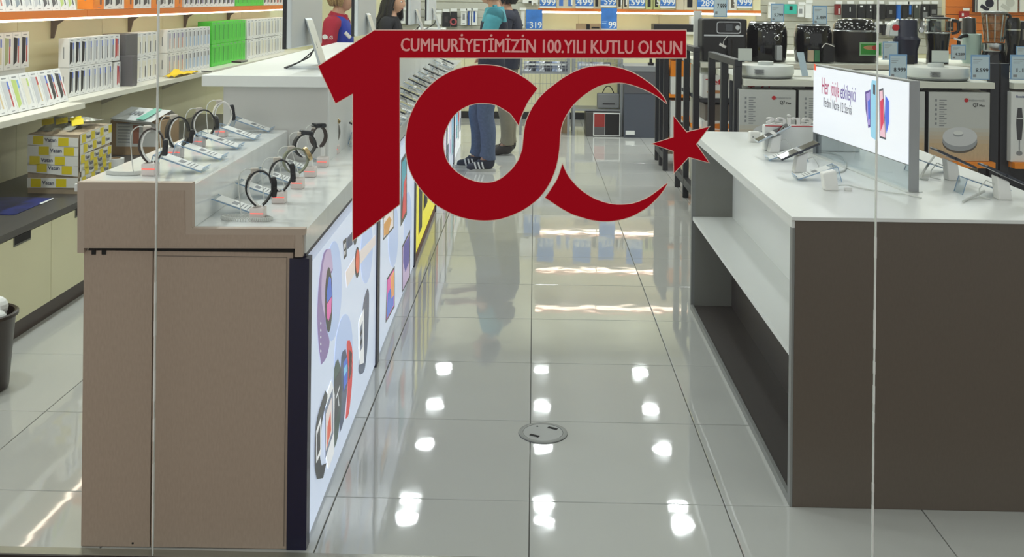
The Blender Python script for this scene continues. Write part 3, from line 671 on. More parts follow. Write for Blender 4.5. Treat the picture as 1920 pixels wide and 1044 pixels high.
# roll of tape, carton with courier bag
r = thing('tape_roll', 'white roll of packing tape standing beside the wrapped parcel', 'tape roll', (-2.54, 6.18, .504))
MB().lathe([(.03, 0), (.05, 0), (.05, .05), (.03, .05), (.03, 0)], (-2.54, 6.18, .504), n=28).build('tape', WHITE, r, smooth=True)
MB().lathe([(.028, .0), (.03, 0), (.03, .052), (.028, .052), (.028, 0)], (-2.54, 6.18, .504), n=24).build('core', CARDB, r, smooth=True)
cb = thing('shipping_carton', 'brown shipping carton with printed white label behind the first watches', 'carton', (-2.6, 6.8, .503))
x0, x1 = P(207, 230, Y=6.62).x, P(303, 230, Y=6.62).x; zt = P(240, 226, Y=6.62).z
b_ = MB().box(x0, x1, 6.62, 6.95, .503, zt).build('carton', CARDB, cb, bevel=.003)
MB().box(x0 + .04, x1 - .03, 6.618, 6.6195, .56, zt - .02).build('label', M('carton label', (196, 198, 196), .6), cb)
la = MB()
for k in range(7): la.box(x0 + .05, x0 + .13, 6.6165, 6.6178, .585 + .02 * k, .592 + .02 * k)
la.build('label_lines', GREYINK, cb)
MB().box(x0 + .15, x0 + .19, 6.6165, 6.6178, .58, zt - .03).build('label_print', M('label brown print', (150, 96, 76), .6), cb)
bg = thing('courier_bag', 'crumpled white courier bag with green stripe lying on brown carton', 'bag', (-2.6, 6.75, zt))
mb = MB(); q = [P(205, 226, Y=6.6), P(300, 226, Y=6.6), P(268, 194, Y=6.7)]
base = P(206, 224, Y=6.55); mb2 = MB()
wrinkle(P(206, 222, Y=6.55), P(284, 229, Y=6.55) - P(206, 222, Y=6.55), P(246, 200, Y=6.75) - P(206, 222, Y=6.55), 6, 5, .006, mb2); wrinkle(P(246, 200, Y=6.75), P(284, 229, Y=6.55) - P(206, 222, Y=6.55), Vector((.01, .1, -.05)), 6, 3, .006, mb2)
wrinkle(P(206, 222, Y=6.55), P(284, 229, Y=6.55) - P(206, 222, Y=6.55), Vector((.02, .02, zt + .002 - P(206, 222, Y=6.55).z)), 6, 2, .004, mb2)
mb2.build('film', M('bag white film', (212, 216, 216), .35), bg, weld=True)
e0, eu, ev = P(206, 222, Y=6.55), P(284, 229, Y=6.55) - P(206, 222, Y=6.55), P(246, 200, Y=6.75) - P(206, 222, Y=6.55); nn = eu.cross(ev).normalized() * .011
MB().face([e0 + eu * .62 + nn, e0 + eu * .82 + nn, e0 + eu * .82 + ev * .9 + nn, e0 + eu * .62 + ev * .95 + nn]).build('stripe', M('mint stripe', (120, 190, 172), .4), bg)
mb = MB()
for k in range(3): mb.face([e0 + eu * (.3 + .09 * k) + ev * .35 + nn, e0 + eu * (.36 + .09 * k) + ev * .35 + nn, e0 + eu * (.36 + .09 * k) + ev * .6 + nn, e0 + eu * (.3 + .09 * k) + ev * .6 + nn])
mb.build('print', GREYINK, bg)
# waste bin
bn = thing('waste_bin', 'dark brown waste bin with white liner at the left edge', 'bin', (-2.15, 3.96, 0))
bc = (-2.15, 3.96, 0)
MB().lathe([(0, .002), (.093, .002), (.1, .01), (.122, .285), (.128, .292), (.133, .288), (.133, .3), (.126, .304), (.118, .3), (.096, .02), (0, .016)], bc, n=36).build('bucket', M('dark brown plastic', (46, 36, 32), .35), bn, smooth=True)
mb = MB()
for k in range(5): mb.sphere((bc[0] + .03 * cos(k * 1.3) + .02, bc[1] + .04 * sin(k * 1.9), .27 + .01 * k), .05, .045, .045, 9)
mb.build('liner', PAPER, bn)
# ------------------------------------------------------------------ cream wall shelf and orange lit shelf above it
sh = thing('wall_shelf', 'long cream wall shelf carrying the rows of phone boxes', 'shelf', (XL + .012, 6, .91))
MB().box(XL + .012, -2.5, 2.9, 5.66, .913, .946).build('shelf_board', CREAM2, sh, bevel=.002)
MB().box(XL + .012, -2.6, 5.661, 11.6, .913, .946).build('shelf_board', CREAM2, sh, bevel=.002)
for y in ys[1:-2]: MB().prism([(XL + .012, y, .912), (-2.7, y, .912), (-2.72, y, .895), (XL + .012, y, .8)], (0, .012, 0)).build('bracket', CREAM2, sh)
XO = -2.71
for k, (a, b) in enumerate(zip([3.0, 4.97, 6.15, 7.33, 8.5, 9.7], [4.967, 6.147, 7.327, 8.497, 9.697, 11.3])):
    t = thing('lit_shelf', 'orange edged shelf section with a light strip below, %s from the window' % ORD[k], 'shelf', (XL + .012, (a + b) / 2, 1.41), group='orange lit shelf sections on the left wall')
    MB().box(XL + .012, XO - .015, a, b, 1.425, 1.452).build('shelf_board', CREAM2, t)
    MB().box(XO - .015, XO, a, b, 1.412, 1.454).build('front_edge', ORANGE, t)
    MB().box(XO - .014, XO + .001, a + .004, b - .006, 1.4, 1.4105).build('light_strip', LED, t)
    y = a + .4 if k == 0 else a + .01
    MB().prism([(XL + .013, y, 1.425), (XO - .03, y, 1.425), (XO - .05, y, 1.408), (XL + .09, y, 1.39), (XL + .05, y, 1.36), (XL + .03, y, 1.28), (XL + .013, y, 1.28)], (0, .012, 0)).build('bracket', M('grey brown bracket', (120, 108, 100), .5), t)
# ------------------------------------------------------------------ phone boxes
BOXW = M('phone box white', (228, 228, 226), .4)
PCOL = {k: M('box print ' + k, c, .4) for k, c in dict(black=(38, 36, 38), grey=(196, 198, 202), olive=(168, 176, 132), lime=(186, 206, 116), blue=(82, 110, 200), red=(190, 70, 70), sky=(120, 170, 220), salmon=(206, 120, 100), sand=(214, 192, 150), steel=(140, 150, 160), green=(72, 196, 60), dgreen=(44, 140, 52), violet=(110, 90, 160), dark=(72, 70, 76), cream=(226, 222, 206), orange=(236, 140, 40), amber=(232, 170, 70)).items()}
PROTO = {}
def phone_box(kind, w, h, d, body, c1, c2, c3):
    """carton standing on its end, printed side towards +x: origin at the bottom of that side"""
    me = MB().box(-d, 0, -w / 2, w / 2, 0, h).build('phone_box', body)
    p = MB(); e = .0006
    p.add([(e, -w * .38, h * .1), (e, w * .02, h * .2), (e, w * .1, h * .84), (e, -w * .38, h * .87)], [(0, 1, 2, 3)], 0)
    p.add([(e, w * .13, h * .16), (e, w * .27, h * .16), (e, w * .27, h * .62), (e, w * .13, h * .62)], [(0, 1, 2, 3)], 1)
    p.add([(e, w * .13, h * .62), (e, w * .3, h * .62), (e, w * .3, h * .84), (e, w * .13, h * .84)], [(0, 1, 2, 3)], 2)
    p.add([(e, -w * .26, h * .91), (e, w * .2, h * .91), (e, w * .2, h * .94), (e, -w * .26, h * .94)], [(0, 1, 2, 3)], 3)
    p.add([(e, -w * .1, h * .05), (e, w * .2, h * .05), (e, w * .2, h * .065), (e, -w * .1, h * .065)], [(0, 1, 2, 3)], 3)
    p.build('box_print', [PCOL[c1], PCOL[c2], PCOL[c3], GREYINK], me)
    s = MB().add([(-d * .55, -w / 2 - e, h * .3), (-d * .45, -w / 2 - e, h * .3), (-d * .45, -w / 2 - e, h * .7), (-d * .55, -w / 2 - e, h * .7)], [(0, 1, 2, 3)])
    s.build('side_print', GREYINK, me)
    return me
def pbox(kind, spec, loc, rot, label, group):
    if kind not in PROTO:
        o = phone_box(kind, *spec); o.location = loc; o.rotation_euler = rot; PROTO[kind] = o
        return tag(o, label, 'box', group)
    return dup(PROTO[kind], loc, rot, label, group)
SZ = .946
def brow(y0, y1, n, z, x, h, kinds, desc, group, lean=0, d=.05, start=0):
    w = (y1 - y0) / n
    for i in range(n):
        c = kinds[i % len(kinds)] if not callable(kinds) else kinds(i)
        body, a, b, e = c
        key = (round(w, 4), h, d) + (id(body), a, b, e)
        pbox(key, (w - .003, h, d, body, a, b, e), (x, y0 + w * (i + .5), z), (0, -lean, 0), desc % ORD[(i + start) % 20], group)
BK_, B_, G_ = (BOXW, 'black', 'steel', 'blue'), (BOXW, 'black', 'red', 'blue'), (BOXW, 'grey', 'dark', 'blue')
brow(4.7, 5.24, 6, SZ + .19, -2.86, .185, [(BOXW, 'steel', 'salmon', 'sky'), (BOXW, 'lime', 'salmon', 'sky')], 'white box with steel or lime phone print, upper row at the photo edge, %s', 'phone boxes, upper row at the left edge', d=.06)
brow(5.24, 5.70, 5, SZ + .19, -2.84, .2, lambda i: [(BOXW, 'grey', 'red', 'blue'), (BOXW, 'olive', 'sand', 'blue'), (BOXW, 'olive', 'red', 'violet'), B_, B_][i], 'white phone box in the left upper row behind the leaning boxes, %s', 'phone boxes, upper row behind the leaning ones', d=.07)
for o_ in (4.7, 5.2): MB().box(-2.93, -2.86, o_, o_ + .5, SZ, SZ + .188).build('stack_riser', BOXW, sh)
brow(4.72, 5.52, 8, SZ + .004, -2.60, .195, lambda i: [(BOXW, 'lime', 'grey', 'sky'), (BOXW, 'cream', 'grey', 'lime'), (BOXW, 'grey', 'sand', 'red'), (BOXW, 'grey', 'red', 'blue')][i % 4], 'white box with pale phone print leaning back at the left edge, %s along', 'leaning pale phone boxes', lean=.3, d=.045)
brow(5.545, 5.72, 2, SZ + .004, -2.62, .19, [B_], 'white box with black phone print leaning at the end of the front row, %s', 'leaning black print boxes', lean=.3, d=.05)
for r_ in (0, 1):
    brow(5.91, 6.64 if r_ else 6.52, 9 if r_ else 8, SZ + .002 + .172 * r_, -2.71, .17, lambda i: [BK_, BK_, BK_, G_, G_, G_, G_, G_, (BOXW, 'red', 'red', 'violet')][i], ('white phone box, upper row of the double stack, %s from the window' if r_ else 'white phone box, lower row of the double stack, %s from the window'), 'phone boxes of the double stack, %s row' % ('upper' if r_ else 'lower'), d=.062)
pbox('single', (.06, .165, .06, BOXW, 'red', 'red', 'violet'), (-2.7, 6.6, SZ), (0, 0, 0), 'single white box with red phone print beside the dark grey box', None)
dk = thing('accessory_box', 'tall dark grey box standing on end between white phone boxes', 'box', (-2.72, 6.86, SZ))
MB().box(-2.86, -2.70, 6.72, 6.92, SZ, SZ + .34).build('carton', M('dark grey box', (96, 94, 96), .45), dk, bevel=.002); txt('V23', (-2.699, 6.78, SZ + .14), (0, 1, 0), (0, 0, 1), .03, PAPER, dk)
d2 = thing('accessory_box', 'short dark grey box standing in front of the taller one', 'box', (-2.66, 6.7, SZ))
MB().box(-2.74, -2.64, 6.68, 6.76, SZ, SZ + .2).build('carton', M('dark grey box', (96, 94, 96), .45), d2, bevel=.002)
for r_ in (0, 1):
    brow(6.95, 7.33, 4, SZ + .002 + .17 * r_, -2.72, .168, [(BOXW, 'cream', 'dark', 'cream')], '%%s plain white box with slim dark print, %s row beside dark box' % ('upper' if r_ else 'lower'), 'plain white boxes beside the dark grey box', d=.12)
    brow(7.53, 8.53, 11, SZ + .002 + .172 * r_, -2.72, .17, lambda i: (BOXW, 'grey', 'salmon' if i < 4 else 'sky', 'violet' if i < 4 else 'dark'), '%%s white box with colourful phone print, %s row behind the yellow cloth' % ('upper' if r_ else 'lower'), 'white boxes behind the yellow cloth, %s row' % ('upper' if r_ else 'lower'), d=.07)
    GB = M('green box', (84, 206, 66), .45)
    brow(8.58, 9.58, 8, SZ + .002 + .19 * r_, -2.72, .188, lambda i: (GB, 'green', 'dgreen', 'dgreen'), '%%s bright green phone box, %s row of the green block' % ('upper' if r_ else 'lower'), 'bright green phone boxes, %s row' % ('upper' if r_ else 'lower'), d=.12)
    brow(9.64, 11.1, 12, SZ + .002 + .19 * r_, -2.72, .185, lambda i: (BOXW, 'cream' if i % 3 else 'grey', 'dark', 'steel'), '%%s pale phone box beyond the green block, %s row' % ('upper' if r_ else 'lower'), 'pale phone boxes beyond the green block, %s row' % ('upper' if r_ else 'lower'), d=.12)
ZO = 1.455
brow(3.6, 6.05, 24, ZO, -2.73, .19, lambda i: [(BOXW, 'blue', 'violet', 'blue'), (BOXW, 'cream', 'violet', 'grey'), (BOXW, 'sand', 'dark', 'sand'), (BOXW, 'sand', 'salmon', 'sand'), (BOXW, 'steel', 'dark', 'steel'), (BOXW, 'grey', 'steel', 'grey'), (BOXW, 'dark', 'dark', 'steel'), (BOXW, 'lime', 'dark', 'lime')][min(7, max(0, (i - 8) // 2))], 'white phone box leaning on the orange shelf at the left, %s', 'phone boxes leaning on the near orange shelf', lean=.2, d=.04)
for k, o in enumerate([o for o in bpy.data.objects if o.get('group') == 'phone boxes leaning on the near orange shelf']):
    o['label'] = 'white phone box leaning on the orange shelf at the left, %s from the window' % (ORD + ['twenty first', 'twenty second', 'twenty third', 'twenty fourth'])[k]
OB = M('orange box', (236, 132, 36), .45)
brow(6.3, 7.9, 10, ZO, -2.74, .18, lambda i: (OB if i % 3 == 0 else BOXW, 'orange' if i % 3 == 0 else 'dark', 'dark', 'dark'), '%s orange or white accessory box on the orange shelf', 'orange and white boxes on the orange shelf', d=.1)
brow(7.95, 9.3, 11, ZO, -2.74, .18, lambda i: (BOXW, 'dark', 'violet', 'sky'), '%s white box with dark phone print on the orange shelf before the green boxes', 'dark print boxes on the orange shelf', d=.1)
brow(9.32, 10.3, 7, ZO, -2.74, .18, lambda i: (GB, 'green', 'dgreen', 'dgreen'), '%s bright green box up on the orange shelf', 'green boxes up on the orange shelf', d=.1)
brow(10.3, 11.2, 7, ZO, -2.74, .18, lambda i: (BOXW, 'red' if i == 4 else 'dark', 'red', 'dark'), '%s white box at the far end of the orange shelf', 'boxes at the far end of the orange shelf', d=.1)
# yellow cloth, pen and dark phone lying on shelf and desk
yc = MB(); N = 14; q0, q1 = P(318, 138, X=-2.64), P(366, 136, X=-2.64)
for j in range(7):
    for i in range(N):
        f, g = i / (N - 1), j / 6
        h = .004 + .075 * math.exp(-((f - .3) / .22) ** 2) * (.5 + .5 * cos(g * 5 + f * 4)) * sin(pi * min(1, g * .9 + .05)) + .012 * abs(sin(f * 9 + g * 6))
        pt = q0.lerp(q1, f); yc.v.append(Vector((-2.695 + .09 * (1 - g) + .006 * sin(f * 7), pt.y + .02 * g, SZ + .002 + h)))
for j in range(6):
    for i in range(N - 1):
        a = j * N + i; yc.f.append((a, a + 1, a + N + 1, a + N)); yc.m.append(0)
yo = yc.build('cloth', M('yellow cloth', (240, 204, 30), .8), None, smooth=True); tag(yo, 'crumpled yellow cleaning cloth on the cream shelf', 'cloth')
sm = yo.modifiers.new('solid', 'SOLIDIFY'); sm.thickness = .003
a, b = P(378, 133, Z=SZ + .004), P(398, 135, Z=SZ + .004)
o = MB().tube([a, a.lerp(b, .9), b], [.004, .004, .001], 8).build('pen', BLACK); tag(o, 'dark pen lying on the cream shelf near the yellow cloth', 'pen')
dp = [P(u, v, Z=1.2365) for u, v in [(434, 117.5), (452, 118.5), (465, 115.5), (448, 114.8)]]
o = MB().prism(dp, (0, 0, .008)).build('phone', BLACK, bevel=.001); tag(o, 'dark phone lying flat on the white cash desk top', 'phone')
# ------------------------------------------------------------------ floor socket
q = P(1018, 812, Z=0)
fs = thing('floor_socket', 'round steel floor socket lid set in the tiled aisle', 'floor socket', (q.x, q.y, 0))
MB().lathe([(.088, .0), (.087, .003), (.08, .0045), (.072, .004), (.071, .002)], (q.x, q.y, 0), n=48).build('rim', M('socket steel', (112, 114, 112), .4, .4), fs, smooth=True)
l = MB().lathe([(.0705, .001), (.0705, .0035), (0, .0038)], (q.x, q.y, 0), n=48).build('lid', M('socket lid', (146, 148, 146), .45, .2), fs, smooth=True)
for dx, dy, an in ((-.03, -.03, .5), (.035, .035, .5)):
    MB().obox((q.x + dx, q.y + dy, .0042), (.018 * cos(an), -.018 * sin(an), 0), (.006 * sin(an), .006 * cos(an), 0), (0, 0, .0006)).build('slot', DARK, l)
MB().cyl((q.x - .02, q.y + .05, .0036), (0, 0, .001), .004, 10).build('screw', DARK, l)
# ------------------------------------------------------------------ brown and white display table on the right
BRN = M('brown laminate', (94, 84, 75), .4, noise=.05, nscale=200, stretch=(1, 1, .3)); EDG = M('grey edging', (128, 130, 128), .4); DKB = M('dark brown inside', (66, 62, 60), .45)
TX0, TX1, TY0, TY1, TZ = .797, 1.735, 3.162, 5.19, .89
tb = thing('display_table', 'large display table with brown front, white top and open side shelf', 'table', (TX0, TY0, 0))
MB().box(TX0 + .008, TX1, TY0, TY0 + .018, 0, TZ - .012).build('front_panel', BRN, tb)
MB().box(TX0, TX0 + .0078, TY0 + .001, TY0 + .03, 0, TZ - .035).build('front_edging', EDG, tb)
MB().box(TX0 + .018, TX1, TY1 - .03, TY1, .0, TZ - .035).build('end_panel', M('end panel grey', (126, 126, 120), .4), tb)
MB().box(TX0, TX0 + .018, TY1 - .03, TY1, .0, TZ - .035).build('end_edging', EDG, tb)
MB().prism([(TX0 - .003, TY0 - .004, TZ - .012), (TX0 - .003, TY0 - .004, TZ), (TX1, TY0 - .004, TZ), (TX1, TY0 - .004, TZ - .012)], (0, TY1 - TY0 + .008, 0)).build('top', WHITE, tb, bevel=.0015)
MB().box(TX0 - .002, TX0 + .03, TY0 + .002, TY1 + .002, TZ - .035, TZ - .012).box(TX1 - .03, TX1, TY0 + .002, TY1, TZ - .035, TZ - .012).build('top_edge', WHITE, tb)
MB().box(TX0 + .005, 1.0, TY0 + .0185, TY1 - .031, .448, .466).build('shelf', WHITE, tb)
MB().box(1.0, 1.012, TY0 + .0185, TY1 - .031, .466, TZ - .013).build('upper_back_panel', WHITE, tb)
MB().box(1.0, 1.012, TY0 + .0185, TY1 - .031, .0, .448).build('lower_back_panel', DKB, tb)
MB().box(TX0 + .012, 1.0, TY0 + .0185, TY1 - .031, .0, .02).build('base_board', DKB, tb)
MB().box(TX0, TX0 + .012, TY0 + .03, TY1 - .031, .0, .026).build('base_edging', EDG, tb)
MB().box(TX1 - .012, TX1, TY0 + .0185, TY1 - .031, 0, TZ - .035).build('side_panel', BRN, tb)
# ------------------------------------------------------------------ light box standing on it
A, B = P(1704, 361, Z=TZ), P(1524, 289, Z=TZ); v_ = B - A; LBL = v_.length; an = math.atan2(v_.y, v_.x) - pi / 2
lb = thing('light_box_sign', 'backlit white phone advert standing lengthwise on the display table', 'sign', (A.x, A.y, TZ), an, world=False)
ALU = M('grey aluminium frame', (150, 152, 154), .4, .6)
zb, zt = .093, .388
MB().box(0, .036, 0, LBL, zb, zt).build('frame', ALU, lb)
fc = MB().box(-.0015, 0, .004, LBL - .004, zb + .004, zt - .006).build('advert_face', M('advert white', (236, 238, 248), .25, emit=.42), lb)
for y in (0, LBL - .004): MB().box(0, .036, y, y + .004, 0, zb).build('leg', ALU, lb)
MB().box(.012, .024, .004, LBL - .004, .0, zb).build('clear_panel', ACR, lb); MB().box(-.01, .05, .0, LBL, 0, .003).build('foot_rail', M('pale foot rail', (214, 216, 212), .3), lb)
c0 = Vector((0, 0, HC)); X_, Y_ = Vector((cos(an), sin(an), 0)), Vector((-sin(an), cos(an), 0))
def LBP(u, v, lx=-.002):
    d = ray(u, v); o = Vector((0, 0, HC)) - A; t = (lx - o.dot(X_)) / d.dot(X_); p = o + d * t; return Vector((lx, p.dot(Y_), p.z))
def lbtxt(s, uv0, uv1, h, mat):
    p0, p1 = LBP(*uv0), LBP(*uv1); txt(s, p0, (p1 - p0), (0, 0, 1), h, mat, fc, w=(p1 - p0).length, ext=.0003)
AD1 = M('advert red violet', (176, 60, 104), .4, emit=.3); AD2 = M('advert violet', (92, 70, 150), .4, emit=.3); AD3 = M('advert grey', (84, 84, 96), .4, emit=.2)
lbtxt('Her', (1541, 175), (1554, 178), .068, AD1); lbtxt('yönüyle', (1557.5, 178.5), (1573, 183), .062, AD1); lbtxt('etkileyici', (1576, 184), (1604, 191), .058, AD2)
lbtxt('Redmi Note 12 Serisi', (1544, 199), (1597, 215.5), .038, AD3)
def lbp(l, mat, d=0): return MB().face([LBP(u, v, -.002 - d) for u, v in l]).build('advert_print', mat, fc)
lbp([(1526, 119), (1530, 121), (1530, 132), (1526, 131)], M('advert logo orange', (232, 90, 60), .4, emit=.4), .0002); 
lbp([(1622, 172), (1632, 168), (1632, 238), (1628, 240), (1623, 205)], AD2, .0002); lbp([(1624, 176), (1631, 172), (1631, 234), (1627, 234)], M('advert lilac', (170, 150, 214), .4, emit=.4), .0003); lbp([(1627, 190), (1631, 186), (1631, 222), (1628, 226)], M('advert blue', (80, 110, 220), .4, emit=.4), .0005)
lbp([(1635, 150), (1644, 152), (1644, 264), (1633, 256), (1632, 240), (1633, 160)], M('advert sky', (150, 204, 232), .4, emit=.4), .0004); lbp([(1637, 158), (1641, 159), (1641, 178), (1637, 176)], AD3, .0006)
lbp([(1648, 168), (1656, 165), (1661, 262), (1649, 258)], AD3, .0004); lbp([(1649, 171), (1655, 169), (1660, 258), (1650, 255)], M('advert rose', (236, 190, 206), .4, emit=.4), .0005); lbp([(1650, 190), (1656, 184), (1657, 230), (1651, 246)], M('advert crimson', (214, 60, 96), .4, emit=.4), .0007)
lbp([(1660, 178), (1667, 190), (1667, 230), (1662, 250), (1659, 220)], M('advert blue', (80, 110, 220), .4, emit=.4), .0003)
# block with raised white letters, facing the other way
q = P(1433, 283, Z=TZ); 
sb = thing('letter_block', 'white display block with raised letters seen from behind and red line', 'display block', (q.x, q.y, TZ))
zt2 = P(1433, 235, Y=q.y).z; sx0, sx1 = q.x, q.x + .42
MB().box(sx0, sx1, q.y, q.y + .05, TZ, zt2).build('block', WHITE, sb, bevel=.006); MB().box(sx0 + .004, sx1, q.y - .0008, q.y + .01, zt2 - .004, zt2 - .0005).build('red_line', RED, sb)
lz = P(1440, 213, Y=q.y).z - zt2
xa, xb = P(1440, 225, Y=q.y).x, P(1545, 225, Y=q.y).x
L_ = txt('Series', (xb, q.y + .025, zt2), (-1, 0, 0), (0, 0, 1), lz * .95, WPLA, sb, w=xb - xa, ext=0, bold=.02); sl = L_.modifiers.new('solid', 'SOLIDIFY'); sl.thickness = .012; sl.offset = 0
# adaptor cube, phones, holders
def tphone(u, v, label, rot, slab=SLAB, noph=False):
    q = P(u, v, Z=TZ); return (q.x, q.y, TZ)
pr = phone('pale blue phone with glossy screen, far one on the aisle side of the table', tphone(1450, 285, '', 0), pi, 'phones on the display table', SLAB2, 27)
dup(PH['dark'], tphone(1498, 322, '', 0), pi, 'dark phone on white stand, middle of the display table on the aisle side', 'phones on the display table')
dup(PH['dark'], tphone(1785, 337, '', 0), 0, 'phone on white stand behind the light box, far one', 'phones on the display table')
dup(PH['dark'], tphone(1880, 373, '', 0), 0, 'phone on white stand behind the light box, near one at the photo edge', 'phones on the display table')
q = tphone(1555, 356, '', 0)
es = thing('empty_stand', 'empty white security stand with cord, nearest on the display table', 'stand', q)
MB().prism([(q[0] - .02, q[1] - .022, TZ), (q[0] + .028, q[1] - .022, TZ), (q[0] + .018, q[1] - .022, TZ + .072), (q[0] - .03, q[1] - .022, TZ + .06)], (0, .044, 0)).build('stand', WPLA, es, bevel=.005)
MB().tube(sp([P(1568, 348, Z=TZ + .01), P(1588, 347, Z=TZ + .008), P(1602, 350, Z=TZ + .004), P(1640, 357, Z=TZ + .004), P(1696, 364, Z=TZ + .004), P(1712, 367, Z=TZ + .004), P(1728, 371, Z=TZ + .003)]), .0022, 6).build('charging_cord', CORD, es, smooth=True)
MB().obox(P(1590, 354, Z=TZ + .006), (.012, 0, 0), (0, .01, 0), (0, 0, .006)).build('connector', WPLA, es, bevel=.002)
for o_, pts in ((pr, [(1482, 254, .06), (1496, 262, .03), (1508, 275, .006), (1518, 282, .004)]),):
    o2 = MB().tube(sp([P(u, v, Z=TZ + z) - Vector((0, 0, 0)) for u, v, z in pts]), .0022, 6).build('security_cable', CORD, None, smooth=True); tag(o2, 'white cord running from the pale blue phone over the table', 'cable')
o2 = MB().tube(sp([P(u, v, Z=TZ + z) for u, v, z in [(1538, 285, .004), (1560, 287, .004), (1575, 292, .008), (1586, 303, .006), (1584, 318, .004), (1570, 323, .004), (1560, 322, .004)]]), .0034, 6).build('security_cable', CORD, None, smooth=True); tag(o2, 'looped white cord on the table between dark phone and light box', 'cable')
o2 = MB().tube(sp([P(u, v, Z=TZ + z) for u, v, z in [(1846, 358, .02), (1830, 366, .008), (1812, 374, .004), (1806, 378, .004)]]), .0045, 6).build('security_cable', CORD, None, smooth=True); tag(o2, 'thick coiled white cord on the table near the last stand', 'cable')
o2 = MB().tube(sp([P(u, v, Z=TZ + z) for u, v, z in [(1752, 292, .05), (1738, 312, .02), (1727, 333, .004), (1740, 336, .004)]]), .0045, 6).build('security_cable', CORD, None, smooth=True); tag(o2, 'thick white cord hanging behind the light box', 'cable')
q = P(1414, 266, Z=TZ)
ad = thing('adaptor_cube', 'small white charger cube at the far aisle corner of the table', 'charger', q)
MB().box(q.x - .026, q.x + .026, q.y - .022, q.y + .022, TZ, TZ + .05).build('cube', WPLA, ad, bevel=.008); MB().cyl((q.x - .01, q.y - .022, TZ + .026), (0, -.004, 0), .004, 10).build('port', GREYINK, ad)
for k, (u, v, lab) in enumerate([(1462, 292, 'clear price holder in front of the pale blue phone'), (1518, 327, 'clear price holder between dark phone and empty stand')]):
    q = P(u, v, Z=TZ + .02); dup(H0, (q.x + .02, q.y, TZ), pi, lab, 'price holders on the display table')
for k, (u, v, lab) in enumerate([(1745, 312, 'clear price holder behind the light box, far one'), (1845, 352, 'clear price holder behind the light box, near one')]):
    q = P(u, v, Z=TZ + .02); dup(H0, (q.x, q.y, TZ), 0, lab, 'price holders on the display table')
# ------------------------------------------------------------------ shelf units (gondolas) on the right
SHW = M('shelf white', (220, 221, 208), .4)
GT = 1.092                                              # top of the shelves that carry the appliances
BACKP = M('gondola dark back', (54, 56, 62), .5)
def end_frame(parent, x, ys_, zt_=1.165):
    for y in ys_: MB().box(x - .022, x + .022, y - .022, y + .022, 0, zt_).build('upright', BLACKM, parent, bevel=.002)
    MB().box(x - .022, x + .022, ys_[0] - .022, ys_[-1] + .022, zt_, zt_ + .04).build('top_bar', BLACKM, parent, bevel=.002)
    MB().box(x - .02, x + .02, ys_[0], ys_[-1], .1, .16).build('lower_bar', BLACKM, parent)
g1 = thing('shelf_unit', 'near shelf unit with white top shelves, orange trays and black end frames', 'shelf unit', (1.2, 6.0, 0))
end_frame(g1, 1.2, [6.08, 6.5, 6.96])
zt1 = P(1600, 303, Y=6.0).z
ZTR = P(1845, 303, Y=6.0).z
for a, b in ((1.225, 2.665), (2.775, 4.2)):
    MB().box(a, b, 5.99, 6.95, GT - .036, GT).build('shelf_board', SHW, g1, bevel=.002)
    MB().box(a, b, 5.97, 6.95, ZTR - .035, ZTR).build('tray', ORANGE2, g1, bevel=.002)
    MB().box(a, b, 6.1, 6.95, .1, .14).build('base', BACKP, g1)
    MB().box(a, b, 6.44, 6.46, .1, GT - .04).build('back_panel', BACKP, g1)
for x in (2.69, 2.75): MB().box(x - .024, x + .024, 6.05, 6.1, 0, 1.2).build('upright', BLACKM, g1)
